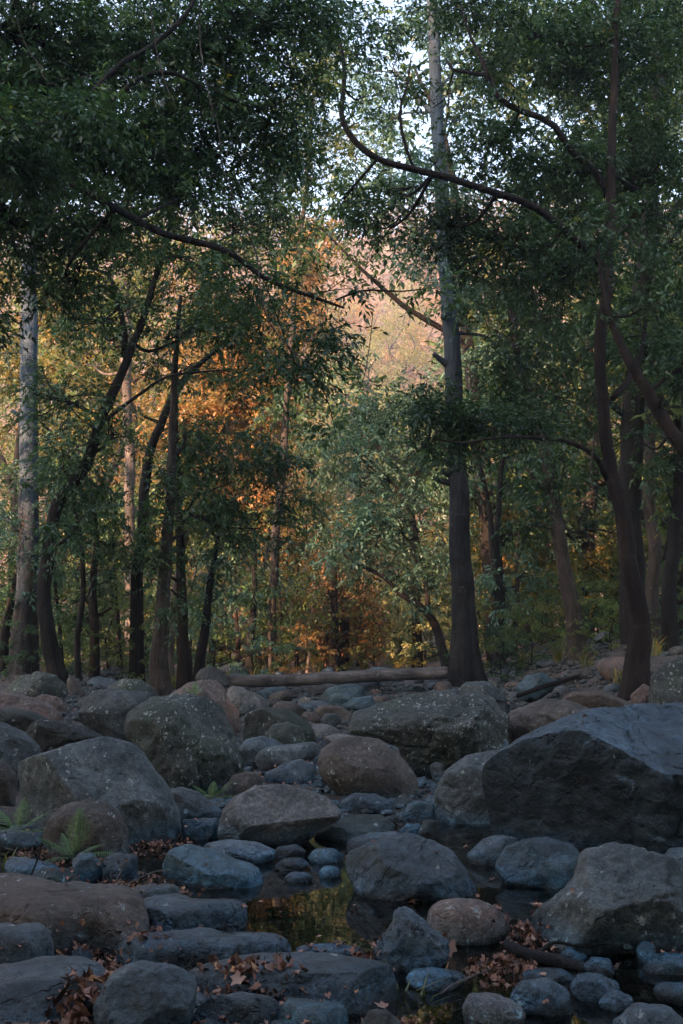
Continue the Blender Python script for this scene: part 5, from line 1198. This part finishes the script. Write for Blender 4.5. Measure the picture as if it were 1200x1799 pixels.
fern(128, 1508, [(1.45, 1.25, .34), (2.9, .75, .26), (-.2, .45, .30), (.15, .7, .22), (2.2, 1.0, .20), (3.6, .3, .2), (-.5, .15, .34)], 'largest fern, spreading in front of the rounded brown boulder', 1, ground_hit(128, 1535)[1])
fern(30, 1462, [(1.4, 1.2, .26), (2.7, .9, .3), (.3, .8, .24), (3.4, .5, .26), (-.3, .4, .2)], 'darker fern growing at the left edge', 2, ground_hit(30, 1500)[1])
fern(372, 1408, [(.5, .9, .26), (2.6, .8, .24), (1.5, 1.1, .2), (0, .5, .22)], 'small fern hanging in the gap below the lichen-spotted boulder', 3, size=.9)
fern(340, 1385, [(2.5, .8, .18), (.8, .9, .16), (1.6, 1.2, .16)], 'tiny fern at the foot of the lichen-spotted boulder', 4)
# ---------------------------------------------------------------- grass tufts: uncountable blades
lr = np.random.default_rng(44); V = []
def tuft(x, y, n, h):
    z = drop(x, y)[0]
    for _ in range(n):
        a = lr.uniform(0, 6.28); b = np.array([x + lr.normal() * .05, y + lr.normal() * .05, z]); d = unit(np.array([cos(a) * .5, sin(a) * .5, 1.2])); L = h * lr.uniform(.5, 1.1)
        s = np.array([-sin(a), cos(a), 0]) * .004 * (1 + y * .04); tip = b + d * L + np.array([cos(a), sin(a), -.4]) * L * .35; m_ = b + d * L * .6
        V.extend([b - s, b + s, m_ + s, m_ - s, m_ - s, m_ + s, tip + s * .2, tip - s * .2])
for px, py, n, h in [(300, 1212, 40, .45), (312, 1208, 30, .4), (270, 1215, 20, .3), (10, 1520, 16, .2), (600, 1655, 10, .15), (720, 1745, 14, .22), (735, 1770, 12, .2), (870, 1660, 10, .14), (1150, 1150, 30, .4), (400, 1195, 20, .3), (250, 1560, 14, .18), (700, 1180, 40, .5), (640, 1180, 40, .5), (500, 1180, 30, .4), (845, 1196, 30, .35), (1030, 1180, 30, .35), (1090, 1200, 24, .3), (920, 1175, 40, .5), (980, 1170, 40, .5), (860, 1178, 30, .4), (90, 1190, 30, .35), (240, 1195, 40, .4), (160, 1190, 40, .4), (350, 1200, 24, .3), (30, 1185, 30, .35), (450, 1190, 30, .4), (560, 1185, 30, .4)]:
    q = ground_hit(px, py); tuft(q[0], q[1], n, h)
V = np.array(V); mesh_obj('grass', V, np.arange(len(V)).reshape(-1, 4), G_['olive'], None, False, lr.random(len(V) // 4))['kind'] = 'stuff'
# ---------------------------------------------------------------- air, sky, sun
SUN_EL, SUN_TRAVEL = radians(23), (0.68, 0.733)
az = math.atan2(-SUN_TRAVEL[0], -SUN_TRAVEL[1])     # direction towards the sun, clockwise from +Y
W = bpy.data.worlds.new('World'); S.world = W; W.use_nodes = True
nt = W.node_tree; nt.nodes.clear()
sk = nt.nodes.new('ShaderNodeTexSky'); sk.sky_type = 'NISHITA'; sk.sun_disc = False
sk.sun_elevation = SUN_EL; sk.sun_rotation = az; sk.air_density = 1.2; sk.dust_density = 1.5; sk.ozone_density = 1.0
bg = nt.nodes.new('ShaderNodeBackground'); bg.inputs[1].default_value = .15
wo = nt.nodes.new('ShaderNodeOutputWorld')
nt.links.new(sk.outputs[0], bg.inputs[0]); nt.links.new(bg.outputs[0], wo.inputs[0])
sd = bpy.data.lights.new('sun', 'SUN'); sd.energy = 5; sd.angle = radians(.5); sd.color = (1, .58, .36)
so = bpy.data.objects.new('sun', sd); COL.objects.link(so)
from mathutils import Vector
d = Vector((SUN_TRAVEL[0] * cos(SUN_EL), SUN_TRAVEL[1] * cos(SUN_EL), -sin(SUN_EL)))
so.rotation_euler = d.to_track_quat('-Z', 'Y').to_euler(); so.location = (-30, -30, 60)

HAZE = 0.0010
if HAZE:
    m, nt, N, L = new_mat('thin_evening_haze')
    out = N.new('ShaderNodeOutputMaterial'); pv = N.new('ShaderNodeVolumePrincipled')
    pv.inputs['Color'].default_value = (.93, .93, 1, 1); pv.inputs['Density'].default_value = HAZE
    pv.inputs['Anisotropy'].default_value = .2
    L.new(pv.outputs[0], out.inputs['Volume'])
    x, y0, y1, z0, z1 = 460, -280, 400, -3, 150
    v = [(-x, y0, z0), (x, y0, z0), (x, y1, z0), (-x, y1, z0), (-x, y0, z1), (x, y0, z1), (x, y1, z1), (-x, y1, z1)]
    q = np.array([(0, 3, 2, 1), (4, 5, 6, 7), (0, 1, 5, 4), (1, 2, 6, 5), (2, 3, 7, 6), (3, 0, 4, 7)])
    mesh_obj('haze', np.array(v), q, m)['kind'] = 'stuff'

S.view_settings.view_transform = 'Standard'; S.view_settings.look = 'None'
S.view_settings.gamma = 1; S.view_settings.exposure = 2.2
S.cycles.max_bounces = 6; S.cycles.diffuse_bounces = 3; S.cycles.glossy_bounces = 3
S.cycles.transmission_bounces = 4; S.cycles.transparent_max_bounces = 8; S.cycles.volume_bounces = 0
S.cycles.use_denoising = True
S.cycles.use_adaptive_sampling = True; S.cycles.adaptive_threshold = .01
S.cycles.sample_clamp_indirect = 4
